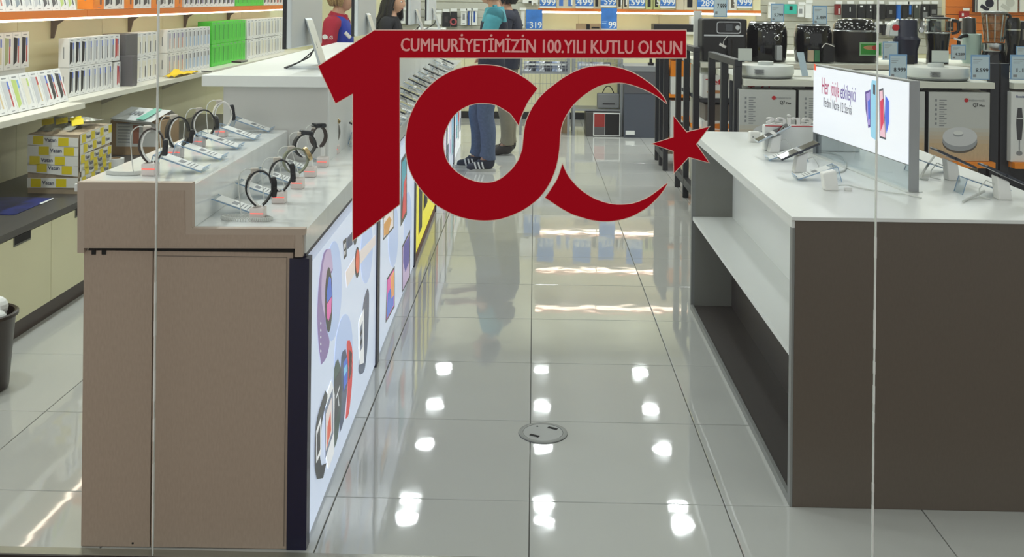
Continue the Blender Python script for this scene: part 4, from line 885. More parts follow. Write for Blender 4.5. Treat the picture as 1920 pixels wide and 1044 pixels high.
# boxes of the floor cleaning robots
WOOD = M('print wood floor', (202, 176, 140), .45, noise=.06, nscale=30, stretch=(3, 1, 1)); RBX = M('robot carton grey', (198, 200, 196), .4); LID = M('print light grey', (212, 214, 216), .4); LID2 = M('print mid grey', (160, 164, 168), .4)
def robot_box(x0, x1, label):
    t = thing('robot_vacuum_box', label, 'box', ((x0 + x1) / 2, 6.0, ZTR), group='robot vacuum cartons on the orange tray')
    z0, z1 = ZTR + .001, 1.034; w = x1 - x0; h = z1 - z0
    MB().box(x0, x1, 6.0, 6.15, z0, z1).build('carton', RBX, t, bevel=.003)
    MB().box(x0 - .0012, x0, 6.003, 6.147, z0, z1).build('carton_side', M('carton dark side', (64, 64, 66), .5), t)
    y = 5.9985
    f = MB().face([(x0 + .003, y, z0 + .003), (x1 - .003, y, z0 + .003), (x1 - .003, y, z0 + h * .26), (x0 + .003, y, z0 + h * .26)]).build('floor_print', WOOD, t)
    for q in range(4):                                   # the printed floor fades out upwards
        k_ = (q + 1) / 5; col = [int(c0_ * (1 - k_) + c1_ * k_) for c0_, c1_ in zip((202, 176, 140), (198, 200, 196))]; zq = z0 + h * (.26 + .055 * q); MB().prism([(x0 + .003, y, zq), (x1 - .003, y, zq), (x1 - .003, y, zq + h * .055), (x0 + .003, y, zq + h * .055)], (0, .0006, 0)).build('floor_print', M('print wood fade %d' % q, col, .45), t)
    cx, cz = x0 + w * .51, z0 + h * .3
    MB().ell((cx, y - .0004, cz - .012), (w * .285, 0, 0), (0, 0, h * .155)).build('robot_print', M('print shadow', (96, 88, 78), .5), t)
    r = MB().ell((cx, y - .0006, cz), (w * .285, 0, 0), (0, 0, h * .155)).build('robot_print', LID2, t); 
    MB().ell((cx, y - .0008, cz + .022), (w * .283, 0, 0), (0, 0, h * .14)).build('robot_print', LID, t)
    MB().ell((cx - .01, y - .001, cz + .036), (w * .085, 0, 0), (0, 0, h * .034)).build('robot_print', LID2, t); MB().ell((cx - .01, y - .0012, cz + .044), (w * .08, 0, 0), (0, 0, h * .03)).build('robot_print', PAPER, t)
    MB().ell((x0 + w * .61, y - .0005, z1 - h * .115), (.012, 0, 0), (0, 0, .012), 20).build('logo', RED, t)
    txt('roborock', (x0 + w * .655, y, z1 - h * .13), (1, 0, 0), (0, 0, 1), .014, GREYINK, t, w=w * .26)
    txt('Q7', (x0 + w * .72, y, z1 - h * .205), (1, 0, 0), (0, 0, 1), .02, INK, t, w=w * .085, bold=.02); txt('Max', (x0 + w * .825, y, z1 - h * .205), (1, 0, 0), (0, 0, 1), .013, INK, t, w=w * .09, bold=.02)
    m = MB()
    for k in range(6):
        zz = z1 - h * (.12 + .067 * k); m.face([(x0 + w * .1, y, zz - .008), (x0 + w * .13, y, zz - .008), (x0 + w * .13, y, zz + .006), (x0 + w * .1, y, zz + .006)])
        for d, l in ((0, .12), (.014, .08)): m.face([(x0 + w * .17, y, zz - .002 - d), (x0 + w * (.17 + l), y, zz - .002 - d), (x0 + w * (.17 + l), y, zz + .003 - d), (x0 + w * .17, y, zz + .003 - d)])
    m.build('icon_list', GREYINK, t)
    return t
for k, (a, b) in enumerate(((1385, 1493), (1497, 1610), (1618, 1735), (1741, 1857))):
    robot_box(P(a, 200, Y=6.0).x + .002, P(b, 200, Y=6.0).x - .002, 'grey robot vacuum carton on the orange tray, ' + ['nearest the aisle', 'second from the aisle, partly hidden', 'third from the aisle, mostly hidden', 'last before the black uprights'][k])
# hand blender box in the next bay
x0 = P(1896, 200, Y=6.0).x; hb = thing('hand_blender_box', 'tall white hand blender carton beside the black uprights', 'box', (x0 + .09, 6.0, ZTR))
MB().box(x0, x0 + .17, 6.0, 6.12, ZTR + .001, 1.04).build('carton', PAPER, hb, bevel=.002); y = 5.9985
zc = lambda v: P(1900, v, Y=6.0).z
cx = P(1912, 200, Y=6.0).x; BLD = M('print charcoal blender', (62, 62, 66), .4)
MB().face([(cx + dx, y, zc(v)) for dx, v in [(-.012, 262), (-.02, 232), (-.019, 222), (-.012, 202), (.012, 202), (.019, 222), (.02, 232), (.012, 262)]][::-1]).build('blender_print', BLD, hb)
MB().face([(cx - .003, y, zc(282)), (cx + .003, y, zc(282)), (cx + .003, y, zc(262)), (cx - .003, y, zc(262))]).ell((cx, y, zc(287)), (.018, 0, 0), (0, 0, .014)).build('blender_print', GREYINK, hb); MB().face([(cx - .018, y - .0004, zc(222.5)), (cx + .018, y - .0004, zc(222.5)), (cx + .018, y - .0004, zc(221)), (cx - .018, y - .0004, zc(221))]).build('blender_print', PAPER, hb)
txt('Bosch', (x0 + .028, y, zc(183)), (1, 0, 0), (0, 0, 1), .013, M('print navy', (36, 60, 130), .5), hb, bold=.02)
MB().face([(x0, y, ZTR - .034), (x0 + .001, y, ZTR - .034), (x0 + .001, y, ZTR)]).build('carton_edge', PAPER, hb)
tf = thing('cookware_box', 'white cookware carton standing behind the robot vacuum cartons', 'box', (1.6, 6.2, ZTR)); 
MB().box(1.24, 1.62, 6.17, 6.42, ZTR + .001, 1.05).build('carton', PAPER, tf, bevel=.002); txt('Tefal', (1.28, 6.1685, 1.004), (1, 0, 0), (0, 0, 1), .036, RED, tf, w=.13, bold=.02)
t2 = thing('cookware_box', 'grey and white carton with dark stripe behind the last robot carton', 'box', (2.4, 6.2, ZTR)); b2 = MB().box(2.0, 2.6, 6.17, 6.42, ZTR + .001, 1.05).build('carton', PAPER, t2, bevel=.002); MB().box(2.32, 2.55, 6.168, 6.17, .95, 1.045).build('print', BLACK, t2)
# robot vacuums on the shelf
def robot(u0, u1, vb, vt, label):
    a, b = P(u0, vb, Y=6.16), P(u1, vb, Y=6.16); cx = (a.x + b.x) / 2; r = (b.x - a.x) / 2; h = .076
    t = thing('robot_vacuum', label, 'robot vacuum', (cx, 6.18, GT), group='robot vacuums on the shelf')
    MB().lathe([(0, .012), (r * .93, .012), (r * .97, .02), (r, .03), (r, h - .006), (r * .985, h), (0, h + .001)], (cx, 6.18, GT), n=56).build('body', M('robot white', (222, 226, 222), .28), t, smooth=True)
    MB().lathe([(r * .9, .003), (r * .96, .01), (r * .955, .018), (r * .9, .018)], (cx, 6.18, GT), n=48).build('bumper', M('robot bumper grey', (130, 134, 134), .4), t, smooth=True)
    MB().lathe([(.046, h), (.046, h + .018), (.043, h + .021), (0, h + .021)], (cx, 6.2, GT), n=32).build('turret', M('robot turret', (206, 210, 208), .3), t, smooth=True)
    for dx in (-.09, .09): MB().cyl((cx + dx, 6.14, GT), (0, 0, .013), .02, 14).build('wheel', BLACK, t)
    g = MB()
    for k in range(4): g.box(cx - .1, cx - .05, 6.18 - r - .001, 6.18 - r + .03, GT + .028 + k * .009, GT + .031 + k * .009)
    g.build('vent', GREYINK, t)
    return t
robot(1387, 1489, 148, 113, 'white robot vacuum on the top shelf nearest the aisle'); robot(1702, 1817, 148, 115, 'white robot vacuum on the top shelf right of the light box')
# price cards
def card(u0, v0, u1, v1, Y, label, digits=None, blank=False, group='price cards on the shelves'):
    a, b = P(u0, v1, Y=Y), P(u1, v0, Y=Y); w, h = b.x - a.x, b.z - a.z
    t = thing('price_card', label, 'price card', ((a.x + b.x) / 2, Y, a.z), group=group)
    if blank:
        MB().box(a.x, b.x, Y, Y + .002, a.z, b.z).build('card', M('blank card', (206, 212, 204), .5), t); MB().box(a.x, b.x, Y, Y + .03, a.z, a.z + .003).build('foot', ACR, t); return t
    MB().box(a.x, b.x, Y, Y + .003, a.z, b.z).build('frame', M('pale blue frame', (128, 172, 214), .3), t)
    c = MB().box(a.x + w * .06, b.x - w * .06, Y - .0008, Y, a.z + h * .03, b.z - h * .07).build('card', PALEBLUE, t)
    MB().box(a.x, b.x, Y, Y + .04, a.z, a.z + .003).build('foot', ACR, t)
    m = MB()
    for k in range(3): m.box(a.x + w * .12, a.x + w * (.6 - .1 * k), Y - .0012, Y - .0008, b.z - h * (.2 + .07 * k), b.z - h * (.18 + .07 * k))
    m.build('print', GREYINK, c); MB().box(a.x + w * .12, a.x + w * .28, Y - .0014, Y - .0008, a.z + h * .1, a.z + h * .2).build('print', GREYINK, c)
    if digits: txt(digits, (a.x + w * .26, Y - .001, a.z + h * .3), (1, 0, 0), (0, 0, 1), h * .16, INK, c, w=w * .66 * min(1, len(digits) / 5), bold=.015)
    return t
card(1667, 102, 1701, 148, 5.995, 'price card reading 8.999 beside the right robot vacuum', '8.999'); card(1820, 103, 1856, 149, 5.995, 'price card reading 8.599 before the large blender', '8.599'); card(1894, 103, 1940, 149, 5.995, 'price card beginning 1.1 at the right photo edge', '1.199')
card(1384, 91, 1410, 114, 6.05, 'blank pale card standing behind the left robot vacuum', blank=True); card(1747, 95, 1779, 117, 6.2, 'blank pale card standing behind the right robot vacuum', blank=True)
ln = thing('price_card', 'slanted pale price strip leaning beside the left robot vacuum', 'price card', P(1510, 142, Y=6.0), group='price cards on the shelves')
MB().prism([P(u, v, Y=6.0) for u, v in [(1494, 98), (1507, 98), (1516, 142), (1504, 143)]], (0, .003, 0)).build('card', PALEBLUE, ln); MB().obox(P(1503, 143, Y=6.03), (.05, 0, 0), (0, .03, 0), (0, 0, .004)).build('foot', SHW, ln)
# second shelf unit with the air fryers
g2 = thing('shelf_unit', 'second shelf unit carrying the air fryers and kitchen machines', 'shelf unit', (1.2, 7.6, 0))
end_frame(g2, 1.2, [7.62, 8.1, 8.55])
for a, b in ((1.225, 2.95), (3.0, 4.9)):
    MB().box(a, b, 7.58, 8.54, GT - .036, GT).build('shelf_board', SHW, g2, bevel=.002)
    MB().box(a, b, 7.6, 8.54, .80, .828).build('shelf_board', BACKP, g2)
    MB().box(a, b, 7.56, 8.54, .56, .592).build('tray', ORANGE2, g2); MB().box(a, b, 8.05, 8.07, .1, GT - .04).build('back_panel', SHW, g2)
for x in (2.975,): MB().box(x - .024, x + .024, 7.6, 7.66, 0, 1.1).build('upright', BLACKM, g2)
for k in range(5):
    x = 1.25 + .34 * k
    t = thing('cookware_box', 'white cookware carton with red lettering on the middle shelf, %s from the aisle' % ORD[k], 'box', (x + .16, 7.6, .829), group='cookware cartons on the middle shelf')
    MB().box(x, x + .32, 7.62, 7.9, .829, 1.0).build('carton', PAPER, t, bevel=.002); txt('Tefal', (x + .02, 7.6185, .93), (1, 0, 0), (0, 0, 1), .04, RED, t, w=.16, bold=.02)
    MB().ell((x + .1, 7.6185, .875), (.07, 0, 0), (0, 0, .012)).build('print', M('print tan', (196, 140, 96), .5), t)
    t = thing('pan_box', 'dark carton with food picture above the orange tray, %s from the aisle' % ORD[k], 'box', (x + .16, 7.6, .594), group='dark cartons over the lower orange tray')
    MB().box(x, x + .3, 7.6, 7.9, .594, .66).build('carton', PAPER, t); MB().box(x + .02, x + .28, 7.62, 7.88, .66, .78).build('lid', M('carton greybrown', (108, 100, 92), .5), t); MB().ell((x + .14, 7.599, .625), (.09, 0, 0), (0, 0, .02)).build('print', M('print food', (214, 132, 44), .5), t)
# air fryers
SHB = M('glossy black', (13, 13, 16), .1); MTB = M('satin black', (19, 19, 22), .4); SCREENB = M('grey display', (70, 74, 80), .2); SPARK = M('bright print', (235, 238, 240), .3)
def px_box(u0, v0, u1, v1, Y): a, b = P(u0, v1, Y=Y), P(u1, v0, Y=Y); return a.x, b.x, b.z
YF = 7.7
x0, x1, zt_ = px_box(1316, 36, 1401, 114, YF)
af = thing('air_fryer', 'square black air fryer with silver control panel beside the white post', 'air fryer', ((x0 + x1) / 2, YF + .15, GT))
MB().box(x0, x1, YF, YF + .3, GT + .004, zt_).build('body', MTB, af, bevel=.014)
w = x1 - x0; h = zt_ - GT
pf = lambda fx, fz: (x0 + w * fx, YF - .002, GT + h * fz)
def rrect(xa, xb, za, zb_, r, y, d): 
    pts = []
    for cx, cz, a0 in ((xb - r, zb_ - r, 0), (xa + r, zb_ - r, 90), (xa + r, za + r, 180), (xb - r, za + r, 270)):
        pts += [(cx + r * cos(radians(a0 + 22.5 * k)), y, cz + r * sin(radians(a0 + 22.5 * k))) for k in range(5)]
    return pts
pa = MB().prism(rrect(x0 + w * .32, x0 + w * .86, GT + h * .66, GT + h * .94, .02, YF - .006, 0), (0, .006, 0)).build('panel_frame', CHROME, af); MB().prism(rrect(x0 + w * .335, x0 + w * .845, GT + h * .685, GT + h * .92, .016, YF - .0075, 0), (0, .002, 0)).build('control_panel', SHB, pa)
MB().box(x0 + w * .52, x0 + w * .67, YF - .0085, YF - .007, GT + h * .72, GT + h * .88).build('display', SCREENB, pa); MB().cyl((x0 + w * .78, YF - .0075, GT + h * .8), (0, -.014, 0), .018, 24, rim=.002).build('knob', CHROME, pa, smooth=True)
MB().box(x0 + w * .04, x0 + w * .92, YF - .003, YF, GT + h * .595, GT + h * .635).build('chrome_band', CHROME, af); MB().box(x0 + w * .55, x0 + w * .65, YF - .05, YF, GT + h * .08, GT + h * .56).build('handle', MTB, af, bevel=.01)
MB().tube(sp([pf(.56, .6), pf(.49, .5), pf(.47, .42)]), .0025, 6).build('tag_cord', WPLA, af); MB().obox(pf(.46, .38), (.024, 0, -.012), (0, .004, 0), (.004, 0, .009)).build('tag', WPLA, af)
def fryer(u0, v0, u1, label, kind):
    x0, x1, zt_ = px_box(u0, v0, u1, 113, YF); cx, rx, h = (x0 + x1) / 2, (x1 - x0) / 2, zt_ - GT
    t = thing('air_fryer', label, 'air fryer', (cx, YF + .17, GT)); ry = .16; c = (cx, YF + .17, GT)
    MB().lathe([(0, .004), (.9, .004), (.95, .02), (1.0, h * .4), (.99, h * .75), (.88, h * .95), (.8, h), (0, h)], c, n=36, sx=rx, sy=ry).build('body', SHB, t, smooth=True)
    MB().lathe([(.885, h * .955), (.84, h * .985), (.83, h * .975)], c, n=36, sx=rx, sy=ry).build('chrome_rim', CHROME, t, smooth=True)
    y = YF + .005
    if kind == 0:
        MB().box(cx - .012 + rx * .25, cx + .03 + rx * .25, y - .06, y + .02, GT + .02, GT + h * .42).build('handle', M('silver handle', (176, 180, 182), .3, .5), t, bevel=.006)
        MB().lathe([(.016, 0), (.02, .003), (.016, .006)], (cx + rx * .25, y - .004, GT + h * .6), (0, -1, 0), 20).build('dial', CHROME, t)
    else:
        MB().box(cx + .02, cx + .105, y - .05, y + .03, GT + .008, GT + h * .5).build('handle', MTB, t, bevel=.008)
        MB().tube(sp([(cx + .01, y - .05, GT + h * .4), (cx + .03, y - .054, GT + h * .5), (cx + .055, y - .054, GT + h * .5), (cx + .1, y - .054, GT + h * .44)]), .004, 6).build('tag', WPLA, t)
        for i, (col, dx) in enumerate(((M('label tan', (196, 176, 150), .5), -.075), (M('label green', (70, 130, 90), .5), -.03))): MB().box(cx + dx, cx + dx + .038, y - .004, y + .03, GT + .01, GT + h * .33).build('sticker', col, t)
    m = MB(); rnd = random.Random(3 + kind)
    for k in range(26 if kind == 0 else 8):                   # small icon lights round the lid
        a = rnd.uniform(-2.5, -.65); zz = rnd.uniform(.62, .93) * h; q = (cx + rx * 1.0 * cos(a) * .97, YF + .17 + ry * sin(a) * 1.0 - .004, GT + zz); s_ = rnd.uniform(.002, .004); m.obox(q, (s_, 0, 0), (0, .006, 0), (0, 0, s_))
    m.build('icon_print', SPARK, t); return t
fryer(1408, 41, 1486, 'round black air fryer with silver handle and printed icons, left of the open card', 0); fryer(1500, 46, 1571, 'plain round black air fryer with square handle and stickers', 1)
# multi cooker with domed lid and green picture
x0, x1, zt_ = px_box(1573, 36, 1660, 113, YF + .02); cx, rx, h = (x0 + x1) / 2, (x1 - x0) / 2, zt_ - GT; YC = YF + .2
mc = thing('multi_cooker', 'black multi cooker with domed speckled lid and green food picture', 'multi cooker', (cx, YC, GT)); c = (cx, YC, GT)
MB().lathe([(0, .003), (.9, .003), (.96, .02), (1, h * .3), (1, h * .7), (0, h * .7)], c, n=36, sx=rx, sy=.17).build('body', M('dark bronze', (52, 48, 46), .3, .4), mc, smooth=True)
MB().lathe([(1.0, h * .7), (1.02, h * .72), (1.0, h * .74), (.96, h * .74)], c, n=36, sx=rx, sy=.17).build('chrome_rim', CHROME, mc, smooth=True)
MB().lathe([(.97, h * .74), (.92, h * .86), (.75, h * .97), (.5, h), (0, h)], c, n=36, sx=rx, sy=.17).build('lid', SHB, mc, smooth=True)
m = MB(); rnd = random.Random(5)
for k in range(22):
    a = rnd.uniform(-2.7, -.5); f = rnd.uniform(.76, .93); r_ = .99 - (f - .74) * .6; s_ = rnd.uniform(.003, .006); m.obox((cx + rx * r_ * cos(a), YC + .17 * r_ * sin(a) - .003, GT + h * f), (s_, 0, 0), (0, .006, 0), (0, 0, s_))
m.build('icon_print', SPARK, mc)
yp = YC - .178; a, b = P(1612, 104, Y=yp), P(1653, 80, Y=yp)
pc_ = MB().box(a.x, b.x, yp - .002, yp + .03, a.z, b.z).build('picture', M('picture pale rim', (150, 196, 150), .4), mc); MB().box(a.x + .008, b.x - .008, yp - .004, yp, a.z + .008, b.z - .008).build('picture_print', M('picture green', (46, 138, 44), .4), pc_)
MB().ell(((a.x + b.x) / 2 + .0, yp - .0045, a.z + .06), (.055, 0, 0), (0, 0, .016)).build('picture_print', M('picture food', (190, 140, 96), .4), pc_); MB().ell(((a.x + b.x) / 2 + .03, yp - .005, a.z + .06), (.02, 0, 0), (0, 0, .018)).build('picture_print', M('picture tomato', (176, 52, 40), .4), pc_)
# navy kitchen machine
x0, x1, zt_ = px_box(1676, 38, 1737, 111, YF); w = x1 - x0; h = zt_ - GT; cx = (x0 + x1) / 2; NV = M('navy machine', (38, 42, 62), .35)
km = thing('kitchen_machine', 'navy kitchen machine with red switch and white side, right of the multi cooker', 'kitchen machine', (cx, YF + .12, GT))
MB().lathe([(0, .002), (.62, .002), (.62, h * .3), (.78, h * .55), (.66, h * .6), (.62, h * .62), (.6, h * .95), (.55, h), (0, h)], (cx + .02, YF + .13, GT), n=32, sx=w * .55, sy=.13).build('body', NV, km, smooth=True)
MB().box(cx - w * .08, cx + w * .14, YF + .0, YF + .08, GT, GT + h * .2).build('spout', MTB, km)
MB().prism([(x0, YF + .1, GT + h * .62), (x0 + .01, YF + .1, GT + h * .9), (x0 + .05, YF + .1, GT + h * .98), (cx, YF + .1, GT + h * .98), (cx, YF + .1, GT + h * .6)], (0, .1, 0)).build('arm', M('silver arm', (206, 214, 212), .25, .5), km, bevel=.008)
MB().cyl((x0 + .045, YF + .1, GT + h * .82), (0, -.015, 0), .024, 20).build('switch', RED, km); MB().prism([(x0 + .0, YF + .08, GT + .1), (x0 + .0, YF + .08, GT + h * .5), (x0 + .05, YF + .08, GT + h * .5), (x0 + .05, YF + .08, GT + .12)], (0, .08, 0)).build('white_side', WHITE, km, bevel=.01)
MB().cyl((x1 - .03, YF + .03, GT + h * .77), (0, -.02, 0), .02, 20, rim=.003).build('knob', CHROME, km, smooth=True)
m = MB(); [m.sphere((cx - .06 + .035 * k, YF + .1, GT + h), .012, .012, .008, 10) for k in range(5)]; m.build('buttons', SPARK, km)
GLS = clear('clear jug plastic', (226, 232, 232), 2.2)
# food processor
x0, x1, zt_ = px_box(1742, 32, 1797, 111, YF); w = x1 - x0; h = zt_ - GT; cx = (x0 + x1) / 2
fp_ = thing('food_processor', 'black food processor with clear bowl and chrome rim', 'food processor', (cx, YF + .12, GT))
MB().lathe([(0, 0), (.9, 0), (.86, h * .3), (1.0, h * .62), (1.0, h * .64), (0, h * .64)], (cx, YF + .12, GT), n=28, sx=w * .4, sy=.11).build('base', SHB, fp_, smooth=True)
MB().lathe([(.95, h * .64), (1.0, h * .66), (.97, h * .95), (.9, h * .97)], (cx, YF + .12, GT), n=28, sx=w * .42, sy=.11).build('bowl', GLS, fp_, smooth=True)
MB().lathe([(1.0, h * .645), (1.04, h * .66), (1.0, h * .675)], (cx, YF + .12, GT), n=28, sx=w * .42, sy=.112).build('chrome_rim', CHROME, fp_, smooth=True)
MB().lathe([(0, h * .66), (.3, h * .66), (.25, h * .9), (0, h * .9)], (cx, YF + .12, GT), n=16, sx=w * .42, sy=.1).build('blade_core', M('grey blade core', (120, 124, 126), .4), fp_); MB().lathe([(1.0, h * .95), (1.0, h * .98), (.5, h), (.5, h * 1.03), (0, h * 1.03)], (cx, YF + .12, GT), n=28, sx=w * .42, sy=.11).build('lid', MTB, fp_, smooth=True)
MB().tube(sp([(x1 - .03, YF + .05, GT + h * .93), (x1 + .01, YF + .03, GT + h * .9), (x1 + .01, YF + .03, GT + h * .7), (x1 - .03, YF + .05, GT + h * .65)]), .011, 8).build('handle', MTB, fp_, smooth=True); MB().obox((x1 - .005, YF - .01, GT + h * .53), (.03, 0, -.008), (0, .006, 0), (0, 0, .007)).build('tag', WPLA, fp_)
# jug blender: pale jug and clear tall blender
x0, x1, zt_ = px_box(1812, 32, 1856, 111, YF + .1); w = x1 - x0; h = zt_ - GT; cx = (x0 + x1) / 2; YJ = YF + .22
jg = thing('jug_mixer', 'pale green jug mixer with black handle behind the 8.599 card', 'mixer', (cx, YJ, GT))
MB().lathe([(0, 0), (.8, 0), (.95, h * .1), (1.0, h * .62), (.9, h * .64), (0, h * .64)], (cx, YJ, GT), n=28, sx=w * .42, sy=.09).build('jug', M('pale green jug', (178, 200, 190), .2), jg, smooth=True); MB().lathe([(.75, h * .64), (.7, h * .97), (0, h)], (cx - .02, YJ, GT), n=24, sx=w * .4, sy=.08).build('top', M('smoky top', (70, 68, 66), .2), jg, smooth=True)
MB().tube(sp([(x0 + .03, YJ - .06, GT + h * .6), (x0 - .035, YJ - .08, GT + h * .55), (x0 - .04, YJ - .08, GT + h * .3), (x0 - .01, YJ - .08, GT + h * .15)]), .014, 8).build('handle', BLACK, jg, smooth=True)
x0, x1, zt_ = px_box(1850, 21, 1905, 113, YF - .02); w = x1 - x0; h = zt_ - GT; cx = (x0 + x1) / 2; YJ = YF + .1
bl = thing('jug_blender', 'tall blender with clear jug, steel collar and black base', 'blender', (cx, YJ, GT)); c = (cx, YJ, GT)
MB().lathe([(0, 0), (.86, 0), (.84, h * .16), (.74, h * .25), (0, h * .25)], c, n=32, sx=w * .5, sy=.1).build('base', SHB, bl, smooth=True); MB().lathe([(.78, h * .25), (.82, h * .27), (.8, h * .39), (.76, h * .4)], c, n=32, sx=w * .5, sy=.1).build('collar', CHROME, bl, smooth=True)
MB().lathe([(.6, h * .4), (.68, h * .45), (.86, h * .95), (.86, h * .97), (.83, h * .97), (.65, h * .46), (.58, h * .42)], c, n=32, sx=w * .5, sy=.1).build('jug', GLS, bl, smooth=True)
m = MB()
for a in range(4): q = -2.6 + a * .7; m.tube([(cx + w * .31 * cos(q), YJ + .062 * sin(q), GT + h * .43), (cx + w * .42 * cos(q), YJ + .085 * sin(q), GT + h * .93)], .005, 6)
m.build('jug_rib', M('glass rib', (206, 212, 210), .1, .4), bl, smooth=True); MB().lathe([(.88, h * .95), (.9, h * .98), (.6, h), (0, h)], c, n=32, sx=w * .5, sy=.1).build('lid', M('grey lid', (116, 120, 120), .3), bl, smooth=True)
MB().tube(sp([(x1 - .05, YJ - .03, GT + h * .94), (x1 - .01, YJ - .05, GT + h * .9), (x1 - .015, YJ - .05, GT + h * .6), (x1 - .06, YJ - .03, GT + h * .48)]), .011, 8).build('handle', BLACK, bl, smooth=True)
x0, x1, zt_ = px_box(1890, 33, 1916, 113, YF - .03); cx = (x0 + x1) / 2; h = zt_ - GT
hm = thing('hand_blender', 'slim upright black hand blender beside the clear jug', 'blender', (cx, YF, GT)); MB().lathe([(0, 0), (.04, 0), (.042, h * .2), (.036, h * .35), (.05, h * .6), (.052, h * .9), (.04, h), (0, h)], (cx, YF, GT), n=24).build('body', SHB, hm, smooth=True); MB().lathe([(.0535, h * .73), (.054, h * .755), (.0525, h * .755)], (cx, YF, GT), n=24).build('silver_ring', CHROME, hm)
x0 = P(1906, 50, Y=7.85).x; cm = thing('coffee_machine', 'dark coffee machine cut off by the right photo edge', 'coffee machine', (x0 + .12, 7.9, GT)); MB().box(x0, x0 + .25, 7.8, 8.05, GT, 1.42).build('body', MTB, cm, bevel=.01); MB().box(x0 + .02, x0 + .23, 7.795, 7.8, 1.28, 1.36).build('panel', M('smoky panel', (130, 126, 118), .3), cm); MB().box(x0 + .02, x0 + .23, 7.76, 7.8, GT + .0, GT + .03).build('drip_tray', CHROME, cm)
card(1338, -22, 1364, 32, 7.72, 'price card reading 7.999 above the square air fryer', '7.999'); card(1445, 7, 1470, 41, 7.8, 'price card reading 5.799 on the first round air fryer', '5.799'); card(1524, 11, 1551, 46, 7.8, 'price card reading 3.499 on the second round air fryer', '3.499'); card(1783, 84, 1811, 112, 7.58, 'price card reading 4.289 before the food processor', '4.289'); card(1655, 78, 1684, 112, 7.58, 'price card half hidden beside the navy kitchen machine', None); card(1905, 87, 1935, 112, 7.58, 'price card before the hand blender at the right photo edge', None)
MB().box(P(1301, 100, Y=7.9).x, P(1315, 100, Y=7.9).x, 7.9, 7.94, 0, 1.47).build('post', M('white post', (222, 224, 222), .4)); tag(bpy.data.objects['post'], 'slim white post left of the square air fryer', 'post')
# third unit: dark panel with uprights, orange and white boxes
g3 = thing('shelf_unit', 'third shelf unit with dark grey end panels beside the star sticker', 'shelf unit', (1.2, 9.3, 0))
end_frame(g3, 1.2, [9.36, 9.66, 9.98], 1.13)
MB().box(1.215, 1.22, 9.4, 9.95, .16, .95).build('end_panel', M('slate end panel', (70, 76, 88), .45), g3)
for z in (.3, .7): MB().box(1.225, 2.9, 9.3, 9.98, z - .03, z).build('shelf_board', ORANGE2, g3)
MB().box(1.225, 2.9, 9.3, 9.98, 1.04, 1.08).build('shelf_board', SHW, g3); MB().box(1.225, 2.9, 9.7, 9.72, .1, 1.04).build('back_panel', SHW, g3)
for k in range(4):
    x = 1.24 + .36 * k; t = thing('appliance_box', 'white appliance carton with orange top in the third unit, %s from the aisle' % ORD[k], 'box', (x + .15, 9.3, .701), group='cartons in the third shelf unit')
    MB().box(x, x + .3, 9.3, 9.6, .701, .86).build('carton', PAPER, t); MB().box(x - .001, x + .301, 9.299, 9.601, .86, 1.0).build('orange_top', ORANGE2, t)
    t = thing('appliance_box', 'white lower carton on the orange tray of the third unit, %s from the aisle' % ORD[k], 'box', (x + .15, 9.3, .301), group='lower cartons in the third shelf unit'); MB().box(x, x + .3, 9.3, 9.6, .301, .64).build('carton', PAPER, t); MB().ell((x + .1, 9.299, .42), (.02, 0, 0), (0, 0, .03)).build('print', INK, t)
# ------------------------------------------------------------------ back of the shop
dc = thing('dark_cabinet', 'tall slate grey cabinet at the end of the aisle', 'cabinet', (1.2, 11.7, 0))
zt_ = P(1190, 124, Y=11.55).z
SLT = M('slate cabinet', (74, 80, 92), .4); MB().box(1.015, 1.6, 11.55, 12.1, 0, zt_ - .06).build('body', SLT, dc, bevel=.002)
MB().box(1.012, 1.605, 11.54, 12.11, zt_ - .06, zt_).build('top', M('cabinet top grey', (128, 132, 136), .4), dc); MB().box(1.017, 1.37, 11.545, 11.5495, .5, zt_ - .065).build('drawer_front', M('cabinet upper grey', (82, 84, 90), .4), dc)
MB().box(P(1173, 252, Y=11.54).x, P(1190, 252, Y=11.54).x, 11.538, 11.5495, .035, .08).build('label', PAPER, dc)
o = MB().box(1.3, 1.36, 11.7, 11.78, zt_ + .0, zt_ + .03).box(1.315, 1.345, 11.72, 11.76, zt_ + .03, zt_ + .1).build('stapler', BLACK); tag(o, 'small black stamp standing on the slate cabinet', 'stamp')
# wire rack with bags
rk = thing('wire_rack', 'steel wire rack with baskets at the end of the aisle', 'rack', (.42, 11.7, 0))
RKM = M('rack steel', (164, 168, 172), .35, .6); rx = [P(u, 200, Y=11.7).x for u in (976, 1066, 1076, 1165)]
for x in rx:
    for y in (11.7, 12.1): MB().box(x - .014, x + .014, y - .014, y + .014, 0, .88).build('post', RKM, rk)
for z in (.72, .3):
    for a, b in ((rx[0], rx[1]), (rx[2], rx[3])):
        if z < .5 and a == rx[0]: continue
        MB().box(a, b, 11.69, 12.1, z - .02, z).build('shelf', RKM, rk)
for a, b, z0, z1 in ((rx[0], rx[1], .72, .86), (rx[2], rx[3], .72, .88), (rx[0], rx[1], .36, .7)):
    m = MB(); n = int((b - a) / .04)
    for i in range(n + 1): x = a + (b - a) * i / n; m.box(x - .0025, x + .0025, 11.69, 11.695, z0, z1)
    for k in range(4): z = z0 + (z1 - z0) * k / 3; m.box(a, b, 11.686, 11.69, z - .0025, z + .0025)
    stuff(m.build('wire_grid', RKM, rk))
rnd = random.Random(4)
BAGC = [M('silver bag', (186, 190, 198), .2, .6), M('dark bag', (52, 56, 70), .3), M('blue grey bag', (120, 132, 158), .3, .3)]
